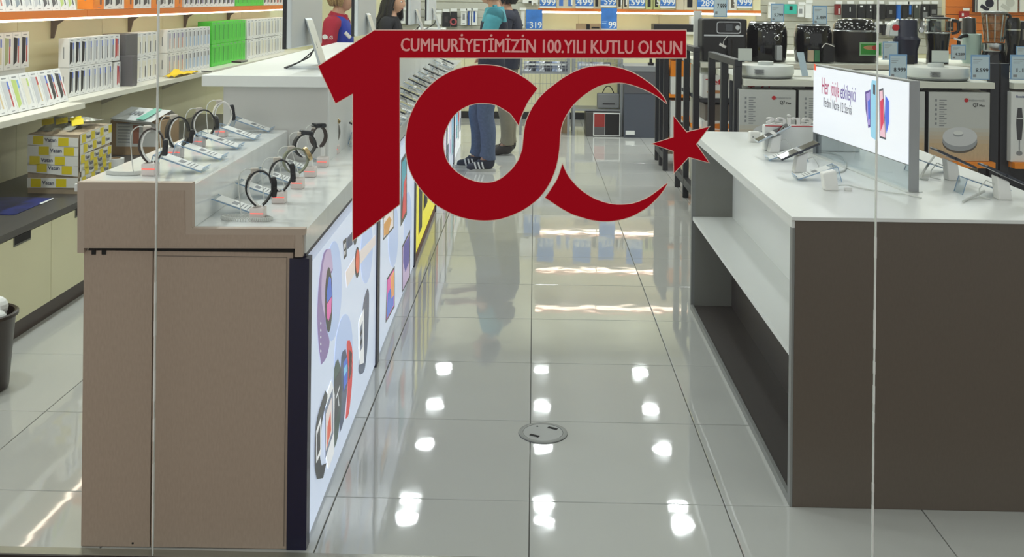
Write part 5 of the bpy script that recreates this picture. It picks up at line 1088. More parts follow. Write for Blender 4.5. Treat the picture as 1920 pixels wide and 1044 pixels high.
for k in range(14):
    a = rx[0] + .03 if k < 8 else rx[2] + .04; x = a + (rx[1] - rx[0] - .1) * ((k % 8) / 7.5); t = thing('accessory_bag', 'small glossy accessory bag in the %s wire basket, %s from the aisle side' % (('left', ORD[k]) if k < 8 else ('right', ORD[k - 8])), 'bag', (x, 11.8, .722), group='glossy bags in the wire baskets')
    m = MB(); wrinkle(Vector((x, 11.74, .722)), Vector((.085, 0, 0)), Vector((0, rnd.uniform(.02, .08), .11)), 4, 4, .008, m); wrinkle(Vector((x + .085, 11.79, .722)), Vector((-.085, 0, 0)), Vector((0, .02, .1)), 3, 3, .006, m); m.build('film', BAGC[k % 3], t); MB().box(x + .015, x + .07, 11.735, 11.739, .79, .815).build('header', PAPER, t)
bk = thing('grey_tote', 'grey felt bag hanging under the right rack shelf', 'bag', (.86, 11.75, .32)); a, b = P(1120, 203, Y=11.72), P(1162, 176, Y=11.72)
MB().box(a.x, b.x, 11.72, 11.85, a.z, b.z).build('body', M('grey felt', (126, 128, 130), .9), bk, bevel=.015); MB().box(a.x + .06, a.x + .2, 11.717, 11.7195, a.z + .045, a.z + .06).build('print', INK, bk)
m = MB(); m.tube(sp([(a.x + .06, 11.8, b.z), (a.x + .1, 11.8, b.z + .07), (b.x - .1, 11.8, b.z + .07), (b.x - .06, 11.8, b.z)]), .006, 6); m.build('handle', BLACK, bk, smooth=True)
bx = thing('speaker_box', 'black and red product carton on the floor under the rack', 'box', (.86, 11.8, 0)); a, b = P(1112, 248, Y=11.6), P(1163, 212, Y=11.6)
MB().box(a.x - .08, b.x, 11.605, 11.95, .0, b.z).build('carton', M('grey black carton', (70, 68, 66), .4), bx); MB().box(a.x, b.x, 11.6, 11.605, .01, b.z).build('front', PAPER, bx); MB().box(a.x + .012, a.x + .13, 11.598, 11.6, .11, b.z - .012).build('print', M('print brick red', (150, 48, 44), .4), bx); MB().box(a.x + .012, a.x + .13, 11.598, 11.6, .02, .108).build('print', M('print dim grey', (92, 90, 92), .4), bx); MB().box(a.x + .135, b.x - .01, 11.598, 11.6, .02, b.z - .012).build('print', BLACK, bx)
pk = thing('paper_carton', 'brown carton standing behind the rack post', 'box', (.33, 11.9, 0)); MB().box(.22, .4, 11.86, 12.06, 0, .28).build('carton', CARDB, pk); MB().box(.3, .33, 11.858, 11.86, 0, .28).build('tape', M('brown tape', (120, 92, 66), .4), pk)
# orange lit shelf on the back wall with blue posters
ZS = P(1200, 17.5, Y=12.9).z
for z, nm in ((ZS, 'low'), (1.9, 'middle'), (2.37, 'top')):
    t = thing('lit_shelf', 'orange edged lit shelf on the back wall, %s tier' % nm, 'shelf', (1.4, 13, z - .05)); a, b = P(1009, 20, Y=12.9).x, P(1427, 20, Y=12.9).x
    MB().box(a, b, 12.91, YB - .012, z - .03, z).build('shelf_board', CREAM2, t); MB().box(a, b, 12.9, 12.91, z - .035, z).build('front_edge', ORANGE, t)
    for q0, q1 in ((a, .8), (.81, 1.85), (1.86, b)): MB().box(q0, q1, 12.9, 12.912, z - .06, z - .036).build('light_strip', LED, t)
def poster(u0, v0, u1, v1, Y, label, digits=None, foot=True):
    a, b = P(u0, v1, Y=Y), P(u1, v0, Y=Y); w, h = b.x - a.x, b.z - a.z; hb_ = h
    t = thing('price_poster', label, 'price poster', ((a.x + b.x) / 2, Y, a.z), group='blue price posters')
    MB().box(a.x, b.x, Y, Y + .004, a.z, b.z).build('backing', PAPER, t); c = MB().box(a.x, b.x, Y - .001, Y, a.z + h * .08, b.z).build('blue_print', BLUEC, t)
    if digits: txt(digits, (b.x - w * .04, Y - .0015, a.z + h * .12), (1, 0, 0), (0, 0, 1), min(h * .3, .075), PAPER, c, w=w * (.24 * len(digits)), bold=.02, align='R')
    m = MB()
    for k in range(2): m.box(a.x + w * .05, a.x + w * (.4 - .08 * k), Y - .0015, Y - .001, a.z + h * (.38 - .07 * k), a.z + h * (.4 - .07 * k))
    m.build('print', M('pale print', (170, 206, 240), .5), c); return t
for args in ((986, 18, 1017, 57, 12.893, 'blue price poster ending 319 left of the lit back shelf', '319'), (1127, 15, 1157, 57, 12.893, 'blue price poster ending 99 hanging below the lit back shelf', '99'), (1126, -26, 1156, 13, 12.91, 'blue price poster reading 599 on the lit back shelf', '599'), (1012, -30, 1043, 15, 12.85, 'blue price poster ending 11.999 on the left of the back shelf', '11.999'), (1079, -30, 1113, 15, 12.85, 'pale blue price poster ending 1.499 on the back shelf', '1.499'), (1179, -30, 1210, 15, 12.85, 'blue price poster beside the green phone boxes', '11.599'), (1238, -30, 1267, 15, 12.85, 'blue price poster right of the green phone boxes', '5.999'), (1307, -30, 1340, 17, 12.85, 'blue price poster reading 289 beside the tall price card', '289'), (1382, -30, 1411, 15, 12.85, 'blue price poster reading 5.999 at the end of the back shelf', '5.999')):
    poster(*args)
def bbox(u0, u1, label, body, pr, Y=13.0, h=.2):
    x0, x1 = P(u0, 12, Y=Y).x, P(u1, 12, Y=Y).x; t = thing('product_box', label, 'box', ((x0 + x1) / 2, Y, ZS), group='boxes on the lit back shelf'); MB().box(x0, x1, Y, Y + .15, ZS + .001, ZS + h).build('carton', body, t, bevel=.002)
    if pr: w = x1 - x0; MB().box(x0 + w * .25, x1 - w * .3, Y - .001, Y, ZS + .03, ZS + h * .8).build('print', pr, t)
LIMB = M('pale lime box', (190, 200, 140), .5); TANB = M('beige box', (204, 198, 178), .5)
for u0, u1, lab, b_, p_ in ((1044, 1061, 'beige box with blue print on the back shelf, left of the middle poster', TANB, M('print azure', (70, 120, 200), .5)), (1061, 1078, 'beige box with tall blue figure on the back shelf', TANB, M('print azure', (70, 120, 200), .5)), (1113, 1125, 'small beige box with dark dots beside the 599 poster', TANB, INK), (1157, 1167, 'first narrow beige box right of the 599 poster', TANB, INK), (1168, 1178, 'second narrow beige box right of the 599 poster', TANB, INK), (1211, 1224, 'first lime box with dark strap print', LIMB, INK), (1225, 1237, 'second lime box with dark strap print', LIMB, INK), (1268, 1282, 'plain beige box on the back shelf near the white post', TANB, None), (1283, 1305, 'beige box with black square print on the back shelf', TANB, BLACK), (1341, 1366, 'white box behind the 7.999 card on the back shelf', PAPER, GREYINK), (1367, 1381, 'white box with dark device print on the back shelf', PAPER, M('print taupe', (96, 92, 84), .5)), (1412, 1426, 'cream box at the right end of the back shelf', CREAM, None)): bbox(u0, u1, lab, b_, p_)
# counter under the back shelf: cream cupboard with brown box and printers
zc_ = P(1100, 58, Y=12.7).z
bc_ = thing('back_counter', 'cream counter along the back wall below the lit shelf', 'counter', (1.5, 12.95, 0)); MB().box(P(1165, 60, Y=12.75).x, 2.9, 12.75, YB - .05, 0, zc_ - .03).build('body', CREAM, bc_); MB().box(.1, 2.9, 12.7, YB - .05, zc_ - .03, zc_).build('top', CREAM2, bc_)
a, b = P(1081, 57, Y=12.75), P(1127, 45, Y=12.75); t = thing('brown_box', 'long brown carton with black print on the back counter', 'box', (a.x, 12.8, zc_)); MB().box(a.x, b.x, 12.75, 12.95, zc_, b.z).build('carton', CARDB, t); MB().box(a.x + .12, a.x + .165, 12.748, 12.75, zc_ + .015, b.z - .003).box(a.x + .185, b.x - .02, 12.748, 12.75, zc_ + .03, zc_ + .05).build('print', BLACK, t)
a, b = P(1226, 58, Y=12.75), P(1311, 46, Y=12.75); t = thing('printer', 'flat black printer on the back counter right of centre', 'printer', ((a.x + b.x) / 2, 12.85, zc_)); MB().box(a.x, b.x, 12.75, 13.05, zc_, b.z).build('body', MTB, t, bevel=.006); MB().box(a.x + .05, b.x - .05, 12.748, 12.752, zc_ + .02, zc_ + .035).build('paper_slot', DARK, t)
a, b = P(1294, 46, Y=12.9), P(1311, 31, Y=12.9); t = thing('white_carton', 'white carton on the black printer by the white post', 'box', (a.x, 12.9, a.z)); MB().box(a.x, b.x, 12.8, 13.0, P(1300, 46, Y=12.75).z, b.z).build('carton', PAPER, t); MB().box(a.x + .03, b.x - .03, 12.798, 12.8, b.z - .04, b.z - .025).build('print', GREYINK, t)
# hanging packs on the slat walls
def pack(u0, v0, u1, v1, label, col, prints, group, Y=13.12):
    a, b = P(u0, v1, Y=Y), P(u1, v0, Y=Y); w, h = b.x - a.x, b.z - a.z; cx = (a.x + b.x) / 2
    t = thing('hanging_pack', label, 'accessory pack', (cx, Y, a.z), group=group)
    c = MB().box(a.x, b.x, Y, Y + .05, a.z, b.z).build('carton', col, t, bevel=.003)
    for (fx0, fz0, fx1, fz1, m_) in prints: MB().box(a.x + w * fx0, a.x + w * fx1, Y - .002, Y, a.z + h * fz0, a.z + h * fz1).build('print', m_, c)
    MB().tube([(cx, YB - .03, b.z + .012), (cx, Y - .03, b.z + .012)], .003, 6).build('hook', CHROME, t); MB().box(cx - .042, cx + .042, Y - .034, Y - .031, b.z + .006, b.z + .04).build('price_tag', PAPER, t)
PBLU, PGR_, PSK = M('pack navy blue', (38, 78, 160), .4), M('pack grey', (116, 118, 120), .5), M('pack bright blue', (40, 110, 196), .4)
PD = M('pack black', (30, 31, 36), .35); PDR = M('pack dark red', (120, 30, 30), .4)
LW = 'accessory packs on the grey slat wall behind the cash desk'
for k, (u0, v0, u1, v1, lab, c, pr) in enumerate([(749, 20, 760, 44, 'slim white pack right of the woman in black', PAPER, [(.2, .2, .7, .8, GREYINK)]), (761, 20, 772, 44, 'white pack with blue top corner beside the blue pack', PAPER, [(.1, .75, .4, .95, PBLU)]), (773, 19, 783, 44, 'blue and beige pack left of the third monitor', PBLU, [(0, 0, 1, .4, TANB)]), (796, 19, 809, 46, 'white pack between the two far monitors', PAPER, [(.1, .7, .5, .95, PBLU)]), (818, 24, 827, 46, 'white pack right of the farthest monitor', PAPER, []), (829, 23, 844, 50, 'black pack left of the headset pack', PD, [(.3, .3, .7, .7, M('pack charcoal', (56, 52, 56), .5))]), (845, 22, 857, 50, 'black pack with round red ring print', PD, []), (864, 22, 875, 47, 'white pack with grey device picture on the grey slats', PAPER, [(.3, .4, .7, .85, GREYINK), (.3, .1, .7, .15, GREYINK)]), (877, 21, 883, 47, 'narrow navy and white pack on the grey slats', PBLU, [(.6, 0, 1, 1, PAPER)]), (885, 21, 895, 47, 'white pack with blue stripe on the grey slats', PAPER, [(.3, .2, .6, 1, PBLU)])]): pack(u0, v0, u1, v1, lab, c, pr, LW)
q = P(850, 41, Y=13.1); o = MB(); o.tube([(q.x + .035 * cos(a * pi / 10), 13.105, q.z + .035 * sin(a * pi / 10)) for a in range(20)], .012, 8, closed=True); o.build('ring_print', M('dusky red', (170, 80, 86), .5), None, smooth=True)
ro = bpy.data.objects['ring_print']; ro.name = 'tape_ring'; tag(ro, 'round dusky red ring hanging before the black pack', 'ring')
MB().tube([(q.x, YB - .03, q.z + .03), (q.x, 13.1, q.z + .03)], .003, 6).build('hook', CHROME, ro)
pack(977, 20, 984, 52, 'white pack left of the blue 319 poster', PAPER, [(.2, .1, .6, .2, INK)], LW); pack(980, -25, 1008, 6, 'white printer pack above the blue 319 poster', PAPER, [(.4, 0, .6, .15, INK)], LW)
RW = 'accessory packs on the right slat walls'
GB_ = M('pack turquoise', (62, 186, 168), .4)
RP = [(1471, 8, 1494, 26, 'turquoise camera pack behind the 5.799 card', GB_, [(.4, .4, .65, .8, INK)]), (1496, 10, 1508, 32, 'white pack with ring picture right of turquoise pack', PAPER, [(.2, .3, .7, .7, GREYINK)]), (1510, 6, 1522, 34, 'plain pale pack left of the 3.499 card', PAPER, []), (1566, 8, 1577, 28, 'small dark red pack on the right slat wall', PDR, [(.55, .1, .75, .6, PAPER)]), (1580, 8, 1606, 35, 'wide black pack above the multi cooker', PD, [(.5, .5, .56, .8, SPARK)]), (1609, 8, 1622, 34, 'black pack right of the wide black pack', PD, [(.3, .8, .7, .9, SPARK)]), (1624, 8, 1636, 34, 'black pack with three dots left of the glass joint', PD, [(.6, .7, .8, .9, SPARK), (.6, .5, .8, .6, SPARK)]), (1638, 8, 1660, 36, 'dark pack right of the glass joint', PD, [(.2, .8, .5, .9, PGR_)]), (1662, 9, 1680, 34, 'dark pack left of bright blue pack', PD, [(.3, .3, .6, .6, PGR_)]), (1681, 9, 1689, 37, 'narrow bright blue pack on the right slat wall', PSK, [(.1, .0, .25, 1, PBLU)]), (1692, 9, 1702, 34, 'black pack beside the bright blue pack', PD, []), (1703, 9, 1711, 32, 'black pack with blue lettering strip', PD, [(.2, .2, .7, .95, PSK)]), (1714, 9, 1724, 34, 'greenish black pack left of the dark wall seam', M('pack moss', (66, 72, 66), .5), [(.3, .8, .6, .95, SPARK)]), (1728, 8, 1742, 36, 'black pack with grey gadget print right of wall seam', PD, [(.2, .1, .8, .5, PGR_), (.3, .6, .5, .8, SPARK)]), (1744, 8, 1758, 30, 'black pack left of the orange slats', PD, [(.2, .2, .8, .55, PGR_)]), (1655, 46, 1672, 66, 'lower black pack behind the navy kitchen machine', PD, [(.3, .2, .7, .5, PGR_)]), (1640, 46, 1653, 62, 'lower dark pack right of the multi cooker lid', PD, []), (1728, 40, 1742, 60, 'lower silver pack right of the navy kitchen machine', PGR_, [(.2, .6, .8, .9, PAPER)]), (1600, 46, 1612, 64, 'lower black pack above the multi cooker lid', PD, []), (1672, 46, 1684, 66, 'lower black pack left of the navy kitchen machine top', PD, [(.3, .6, .7, .8, PGR_)]), (1700, 46, 1714, 64, 'lower black pack behind the navy kitchen machine top', PD, []), (1743, 38, 1756, 62, 'lower black pack behind the food processor', PD, [(.2, .2, .6, .5, PGR_)]), (1575, 44, 1590, 62, 'lower dark pack at the left of the multi cooker lid', PD, []), (1440, 10, 1452, 34, 'pale pack hidden behind the 5.799 card', PAPER, []), (1776, 40, 1788, 58, 'dark pack hanging low on the orange slats', PD, [(.2, .2, .8, .4, PGR_)]), (1801, 21, 1818, 37, 'small red pack on the orange slats', M('pack red', (160, 32, 40), .4), [(.15, .4, .35, .75, PAPER)]), (1797, 40, 1808, 55, 'black cable pack on the orange slats', PD, [(.4, .1, .6, .9, PGR_)]), (1833, -40, 1870, 23, 'white headphone carton with navy headphones on orange slats', PAPER, []), (1873, -40, 1909, 23, 'pale headphone carton with grey headphones on orange slats', PAPER, []), (1913, -40, 1950, 23, 'white carton cut by the photo corner on orange slats', PAPER, []), (1826, -20, 1832, 23, 'thin black and white carton left of the headphone carton', PD, [(.5, 0, .8, 1, PAPER)])]
for u0, v0, u1, v1, lab, c, pr in RP: pack(u0, v0, u1, v1, lab, c, pr, RW)
for (u, v, m_) in ((1854, 6, NAVY), (1893, 5, M('print pale grey', (196, 198, 196), .5))):
    q = P(u, v, Y=13.116); par = [o for o in bpy.data.objects if o.name.startswith('hanging_pack') and o.parent is None and o['label'].startswith('white headphone' if u < 1870 else 'pale headphone')][0]
    MB().tube([Vector((q.x + .07 * cos(a), 13.116, q.z + .08 + .08 * sin(a))) for a in [radians(200 - 11 * k) for k in range(21)]], .012, 6).ell((q.x + .01, 13.1175, q.z), (.055, 0, 0), (0, 0, .055)).obox((q.x - .05, 13.117, q.z - .06), (.05, 0, -.03), (0, .001, 0), (.012, 0, .02)).build('headphone_print', m_, par)
# ------------------------------------------------------------------ people
SKINM = M('skin', (206, 160, 132), .5, noise=.03, nscale=30); LIPM = M('lips', (176, 84, 80), .45); EYEW = M('eye white', (232, 230, 226), .3); IRIS = M('dark iris', (40, 28, 22), .2)
def grid_head(n=28, mrows=22):
    pts, fs = [], []
    for j in range(mrows + 1):
        b = -pi / 2 + pi * j / mrows
        for i in range(n):
            a = 2 * pi * i / n; f, r, u = cos(b) * cos(a), cos(b) * sin(a), sin(b)
            x, y, z = f * .096, r * .075, u * .118
            if u < 0:
                y *= 1 - .34 * (-u) ** 1.4
                x = x * (1 - .12 * (-u)) + (.012 * (-u) if f > 0 else .02 * (-u))
            if f > 0:
                x += .024 * math.exp(-((r / .15) ** 2 + ((u + .2) / .17) ** 2)) + .009 * math.exp(-((r / .1) ** 2 + ((u + .03) / .2) ** 2))
                x -= .011 * math.exp(-(((abs(r) - .38) / .2) ** 2 + ((u - .03) / .12) ** 2))
                x += .008 * math.exp(-((r / .28) ** 2 + ((u + .52) / .1) ** 2)) + .010 * math.exp(-((r / .3) ** 2 + ((u + .84) / .14) ** 2))
                x += .004 * math.exp(-(((u - .2) / .1) ** 2))
            pts.append((x, y, z, f, r, u))
    for j in range(mrows):
        for i in range(n):
            i2 = (i + 1) % n; fs.append((j * n + i, j * n + i2, (j + 1) * n + i2, (j + 1) * n + i))
    return pts, fs
def person(name_label, pos, phi, k, joints, head_c, head_yaw=0, head_tilt=0, garments=(), hair=None, group=None):
    """joints: name -> (forward, right, up, radius, parent); all local, scaled by k"""
    cf, sf = cos(phi), sin(phi); fw, rt = Vector((cf, sf, 0)), Vector((sf, -cf, 0)); o = Vector(pos)
    def loc(f, r, u): return o + (fw * f + rt * r + Vector((0, 0, u))) * k
    names = list(joints); idx = {n: i for i, n in enumerate(names)}
    j0 = joints; jr_ = random.Random(1)
    for attempt in range(8):
        joints = j0 if attempt == 0 else {n: (q[0] + jr_.uniform(-.004, .004), q[1] + jr_.uniform(-.004, .004), q[2] + (jr_.uniform(-.004, .004) if q[2] > .15 else 0), q[3], q[4]) for n, q in j0.items()}
        me = bpy.data.meshes.new('sk')
        me.from_pydata([tuple(loc(*joints[n][:3])) for n in names], [(idx[joints[n][4]], idx[n]) for n in names if joints[n][4]], [])
        ob = bpy.data.objects.new('sk', me); C.objects.link(ob)
        md = ob.modifiers.new('s', 'SKIN'); 
        if not me.skin_vertices: 
            bpy.context.view_layer.objects.active = ob
            me.attributes  # layer is created with the modifier
        if me.skin_vertices:
            sv = me.skin_vertices[0].data
        else:
            bpy.context.view_layer.objects.active = ob; bpy.ops.mesh.customdata_skin_add(); sv = me.skin_vertices[0].data
        for n in names:
            r = joints[n][3]; r = r if isinstance(r, tuple) else (r, r)
            sv[idx[n]].radius = (r[0] * k, r[1] * k); sv[idx[n]].use_root = (joints[n][4] is None)
        sb_ = ob.modifiers.new('d', 'SUBSURF'); sb_.levels = 2
        bpy.context.view_layer.update()
        ev = ob.evaluated_get(bpy.context.evaluated_depsgraph_get()); body = bpy.data.meshes.new_from_object(ev)
        # head
        hp, hf = grid_head(); hy = phi + head_yaw; hfw, hrt = Vector((cos(hy), sin(hy), 0)), Vector((sin(hy), -cos(hy), 0)); ct, st = cos(head_tilt), sin(head_tilt); hc = loc(*head_c)
        def hl(x, y, z): x, z = x * ct + z * st, z * ct - x * st; return hc + (hfw * x + hrt * y + Vector((0, 0, z))) * k
        bm = bmesh.new(); bm.from_mesh(body)
        vv = [bm.verts.new(hl(*p[:3])) for p in hp]
        for f in hf: 
            try: bm.faces.new([vv[i] for i in f])
            except ValueError: pass
        for sg in (-1, 1):
            e = MB().sphere((-.008, .074 * sg, -.005), .018, .008, .03, 10); ev_ = [bm.verts.new(hl(*p)) for p in e.v]
            for f in e.f:
                try: bm.faces.new([ev_[i] for i in f])
                except ValueError: pass
        m2 = bpy.data.meshes.new('pb'); bm.to_mesh(m2); bm.free(); ob.modifiers.clear(); ob.data = m2
        rm = ob.modifiers.new('r', 'REMESH'); rm.mode = 'VOXEL'; rm.voxel_size = .0075; rm.use_smooth_shade = True
        bpy.context.view_layer.update(); ev = ob.evaluated_get(bpy.context.evaluated_depsgraph_get()); fin = bpy.data.meshes.new_from_object(ev); bpy.data.objects.remove(ob)
        if len(fin.vertices) > 20000: break
    fin.materials.clear(); fin.materials.append(SKINM)
    t = thing('person', name_label, 'person', o, group=group)
    fin.transform(Matrix.Translation(-o)); fin.name = 'body'; bo = link('body', fin, t)
    fin.polygons.foreach_set('use_smooth', [True] * len(fin.polygons))
    # garments: shells lifted off the body
    segs = [(names.index(joints[n][4]), names.index(n), n) for n in names if joints[n][4]]
    J = [loc(*joints[n][:3]) - o for n in names]
    lab = []
    for v in fin.vertices:
        best = (9, None, 0)
        for a, b, n in segs:
            d = J[b] - J[a]; tt = max(0, min(1, (v.co - J[a]).dot(d) / max(1e-9, d.length_squared))); ds = (v.co - J[a] - d * tt).length - joints[n][3 if False else 3][0] * k * .6 if isinstance(joints[n][3], tuple) else (v.co - J[a] - d * tt).length - joints[n][3] * k * .6
            if ds < best[0]: best = (ds, n, tt)
        if (v.co + o - hc).length < .125 * k and v.co.z + o.z > hc.z - .095 * k: best = (0, 'head', 0)
        lab.append(best)
    for gname, pred, off, mat in garments:
        keep = [pred(lab[i][1], lab[i][2], (v.co.z) / k) for i, v in enumerate(fin.vertices)]
        mp = {}; vs = []; fs_ = []
        for p in fin.polygons:
            if all(keep[i] for i in p.vertices):
                q = []
                for i in p.vertices:
                    if i not in mp: mp[i] = len(vs); vs.append(tuple(fin.vertices[i].co + fin.vertices[i].normal * off))
                    q.append(mp[i])
                fs_.append(q)
        gm = bpy.data.meshes.new(gname); gm.from_pydata(vs, [], fs_); gm.materials.append(mat); gm.polygons.foreach_set('use_smooth', [True] * len(fs_))
        go = link(gname, gm, t); s = go.modifiers.new('solid', 'SOLIDIFY'); s.thickness = off * .9; s.offset = -1
    # face
    for sg in (-1, 1):
        e = MB().sphere(hl(.0785, .03 * sg, .006), .0105 * k, .0105 * k, .0075 * k, 10).build('eye', EYEW, t, smooth=True); MB().sphere(hl(.0875, .03 * sg, .006), .004 * k, .004 * k, .0055 * k, 8).build('iris', IRIS, e)
        MB().tube([hl(.083, .014 * sg, .024), hl(.085, .03 * sg, .03), hl(.074, .048 * sg, .026)], [.0022 * k, .003 * k, .0015 * k], 6).build('eyebrow', IRIS, t, smooth=True)
    MB().tube([hl(.076, -.024, -.058), hl(.0915, -.01, -.0605), hl(.0935, 0, -.061), hl(.0915, .01, -.0605), hl(.076, .024, -.058)], [.002, .0042, .0046, .0042, .002], 8).build('mouth', LIPM, t, smooth=True)
    if hair:
        hm_, style = hair; mb = MB(); idm = {}; 
        for i, (x, y, z, f, r, u) in enumerate(hp):
            face = f > (.30 if style == 'bob' else .38) and u < .48
            if face or u < (-.62 if style == 'bob' else -.75): continue
            if style == 'bob' and f > .05 and u < -.25: continue
            s = 1.15 + .05 * sin(i * 2.3) * (.5 if style == 'bob' else 1); low = .02 if u < -.1 else 0
            idm[i] = len(mb.v); mb.v.append(hl(x * s - low, y * (s + .05), z * s))
        for f in hf:
            if all(i in idm for i in f): mb.f.append(tuple(idm[i] for i in f)); mb.m.append(0)
        ho = mb.build('hair', hm_, t, smooth=True); s = ho.modifiers.new('solid', 'SOLIDIFY'); s.thickness = .012; s.offset = -1
        rnd = random.Random(2); st_ = MB()
        for q in range(46 if style == 'long' else 30):
            a = radians(rnd.uniform(75, 285)); x, y = cos(a) * .098, sin(a) * .084
            if style == 'long':
                w1, L_ = rnd.uniform(.008, .03), rnd.uniform(.2, .33)
                st_.tube([hl(x, y, .05), hl(x * 1.2 - .01, y * 1.25, -.05), hl(x * 1.25 - .02 + w1, y * 1.45, -.05 - L_ * .4), hl(x * 1.2 - .02 - w1, y * 1.5, -.05 - L_ * .75), hl(x * 1.15 - .01, y * 1.4, -.05 - L_)], [.02, .022, .02, .016, .004], 7)
            else:
                st_.tube([hl(x * .9, y * .9, .09), hl(x * 1.13, y * 1.13, .03), hl(x * 1.16, y * 1.16, -.03), hl(x * 1.0, y * 1.02, -.085)], [.012, .015, .014, .003], 6)
        st_.build('hair_locks', hm_, t, smooth=True)
    return t, loc, hl
def body_joints(feet, arms, lean=(0, 0), bust=0):
    lf, lr = lean
    j = {'pelvis': (0, 0, .93, (.135, .105), None), 'spine': (lf * .3, lr * .3, 1.06, (.12, .095), 'pelvis'), 'chest': (lf * .7 + bust * .4, lr * .7, 1.22, (.135, .11 + bust), 'spine'), 'yoke': (lf, lr, 1.345, (.1, .075), 'chest'), 'neckbase': (lf * 1.05, lr, 1.41, .055, 'yoke'), 'neck': (lf * 1.1 + .015, lr, 1.47, .05, 'neckbase'), 'skull': (lf * 1.1 + .03, lr, 1.54, .05, 'neck')}
    for s, (n, sg) in enumerate((('r', 1), ('l', -1))):
        kn, an, tdir = feet[s]
        j['hip' + n] = (0, .09 * sg, .88, .09, 'pelvis'); j['knee' + n] = (*kn, .058, 'hip' + n); j['calf' + n] = (kn[0] * .6 + an[0] * .4 - .02, kn[1] * .6 + an[1] * .4, kn[2] * .62 + an[2] * .38, .054, 'knee' + n); j['ankle' + n] = (*an, .038, 'calf' + n)
        j['heel' + n] = (an[0] - .035, an[1], .036, .034, 'ankle' + n); j['ball' + n] = (an[0] + .11 * tdir[0], an[1] + .11 * tdir[1], .032, (.04, .03), 'ankle' + n); j['toe' + n] = (an[0] + .175 * tdir[0], an[1] + .175 * tdir[1], .026, (.036, .024), 'ball' + n)
        el, wr = arms[s]
        j['shoulder' + n] = (lf, lr + .165 * sg, 1.365, .056, 'yoke'); j['elbow' + n] = (*el, .041, 'shoulder' + n); j['wrist' + n] = (*wr, .028, 'elbow' + n)
        d = (Vector(wr) - Vector(el)).normalized(); sd = d.cross(Vector((0, 0, 1))); sd = sd.normalized() if sd.length > .2 else Vector((0, 1, 0)); pc = Vector(wr) + d * .06; j['palm' + n] = (*pc, (.036, .018), 'wrist' + n)
        dn = sd.cross(d) * -1
        if dn.z > 0: dn = -dn
        for q, (off, ln) in enumerate(((-.03, .07), (-.010, .08), (.010, .075), (.03, .058))):
            b = pc + sd * off + d * .02; m = b + d * ln * .55 + dn * .006; e = b + d * ln * .85 + dn * .028; j['f%d' % q + n] = (*b, .0105, 'palm' + n); j['g%d' % q + n] = (*m, .0092, 'f%d' % q + n); j['h%d' % q + n] = (*e, .0082, 'g%d' % q + n)
        b = Vector(wr) + d * .03 - sd * .032 * sg; j['th' + n] = (*b, .011, 'wrist' + n); e = b - sd * .022 * sg + d * .045; j['tj' + n] = (*e, .0095, 'th' + n)
    return j
STAND = [((.02, .095, .5), (-.015, .1, .085), (1, .12)), ((.02, -.095, .5), (-.015, -.1, .085), (1, -.12))]
TYPE = [((-.02, .22, 1.1), (.2, .15, 1.08)), ((-.02, -.22, 1.1), (.2, -.15, 1.08))]
DOWN = [((-.03, .22, 1.09), (.03, .22, .86)), ((-.03, -.22, 1.09), (.03, -.22, .86))]
isT = lambda n: n in ('pelvis', 'spine', 'chest', 'yoke') or n is not None and n[:3] in ('sho', 'hip')
def legs(n): return n is not None and n[:-1] in ('hip', 'knee', 'calf', 'ankle')
def trousers(n, t, z): return (legs(n) and z > .075 or n == 'spine' and z < .99 or n == 'pelvis') and z < 1.0
def shoes(n, t, z): return n is not None and n[:-1] in ('heel', 'ball', 'toe', 'ankle') and z < .1
def shirt(n, t, z): return n in ('spine', 'chest', 'yoke', 'shoulderr', 'shoulderl') and z > .9 and z < 1.42 or n is not None and n[:3] == 'hip' and .9 < z
def sleeve(lim): return lambda n, t, z: n is not None and n[:5] == 'elbow' and t < lim or n is not None and n[:8] == 'shoulder' and z > 1.28 and t > .75
JEAN = M('blue denim', (82, 96, 122), .8, noise=.15, nscale=60); KHK = M('khaki cloth', (128, 122, 104), .8, noise=.06, nscale=40); BLKC = M('black cloth', (26, 26, 30), .8); DTR = M('dark trousers', (34, 36, 44), .8)
BLU = M('royal blue cloth', (38, 62, 168), .75, noise=.08, nscale=25); REDC = M('red cloth', (168, 26, 52), .75, noise=.08, nscale=25); TEAL = M('teal cloth', (70, 150, 164), .75, noise=.12, nscale=18); NAVC = M('dark navy cloth', (30, 34, 52), .8)
HBL = M('blonde hair', (150, 124, 84), .5, noise=.5, nscale=60, stretch=(4, 4, .6), bump=.4, bscale=120); HDK = M('black hair', (24, 20, 22), .4, bump=.5, bscale=90, noise=.4, nscale=50)
# woman in blue and red polo behind the cash desk
yw = 8.2; q = P(630, 30, Y=yw)
w1, lw, hw = person('person with short blonde hair in blue polo with red collar and sleeves', (q.x + .01, yw, 0), -.1, .985, body_joints(STAND, [((-.01, .215, 1.1), (.1, .2, .92)), ((.0, -.2, 1.1), (.1, -.2, .92))], bust=.03), (.045, 0, 1.575), .08, .08,
    [('trousers', trousers, .008, DTR), ('polo_shirt', lambda n, t, z: shirt(n, t, z) and z > .93, .012, BLU), ('sleeve', sleeve(.82), .017, REDC), ('shoes', shoes, .008, BLACK)], (HBL, 'bob'))
MB().lathe([(.075, -.012), (.064, .028), (.07, .03), (.085, -.01)], lw(.01, 0, 1.412), (.25, 0, 1), 24).build('collar', REDC, w1, smooth=True)
ya = lw(-.005, .2, 1.25).y - .068
p0 = P(605.5, 76, Y=ya); 
MB().cyl((P(609, 69, Y=ya).x, ya, P(609, 69, Y=ya).z), (0, -.003, 0), .019, 20).build('sleeve_badge', PAPER, w1); txt('LG', P(614, 73, Y=ya), (1, 0, 0), (0, 0, 1), .024, PAPER, w1, w=.04, bold=.03)
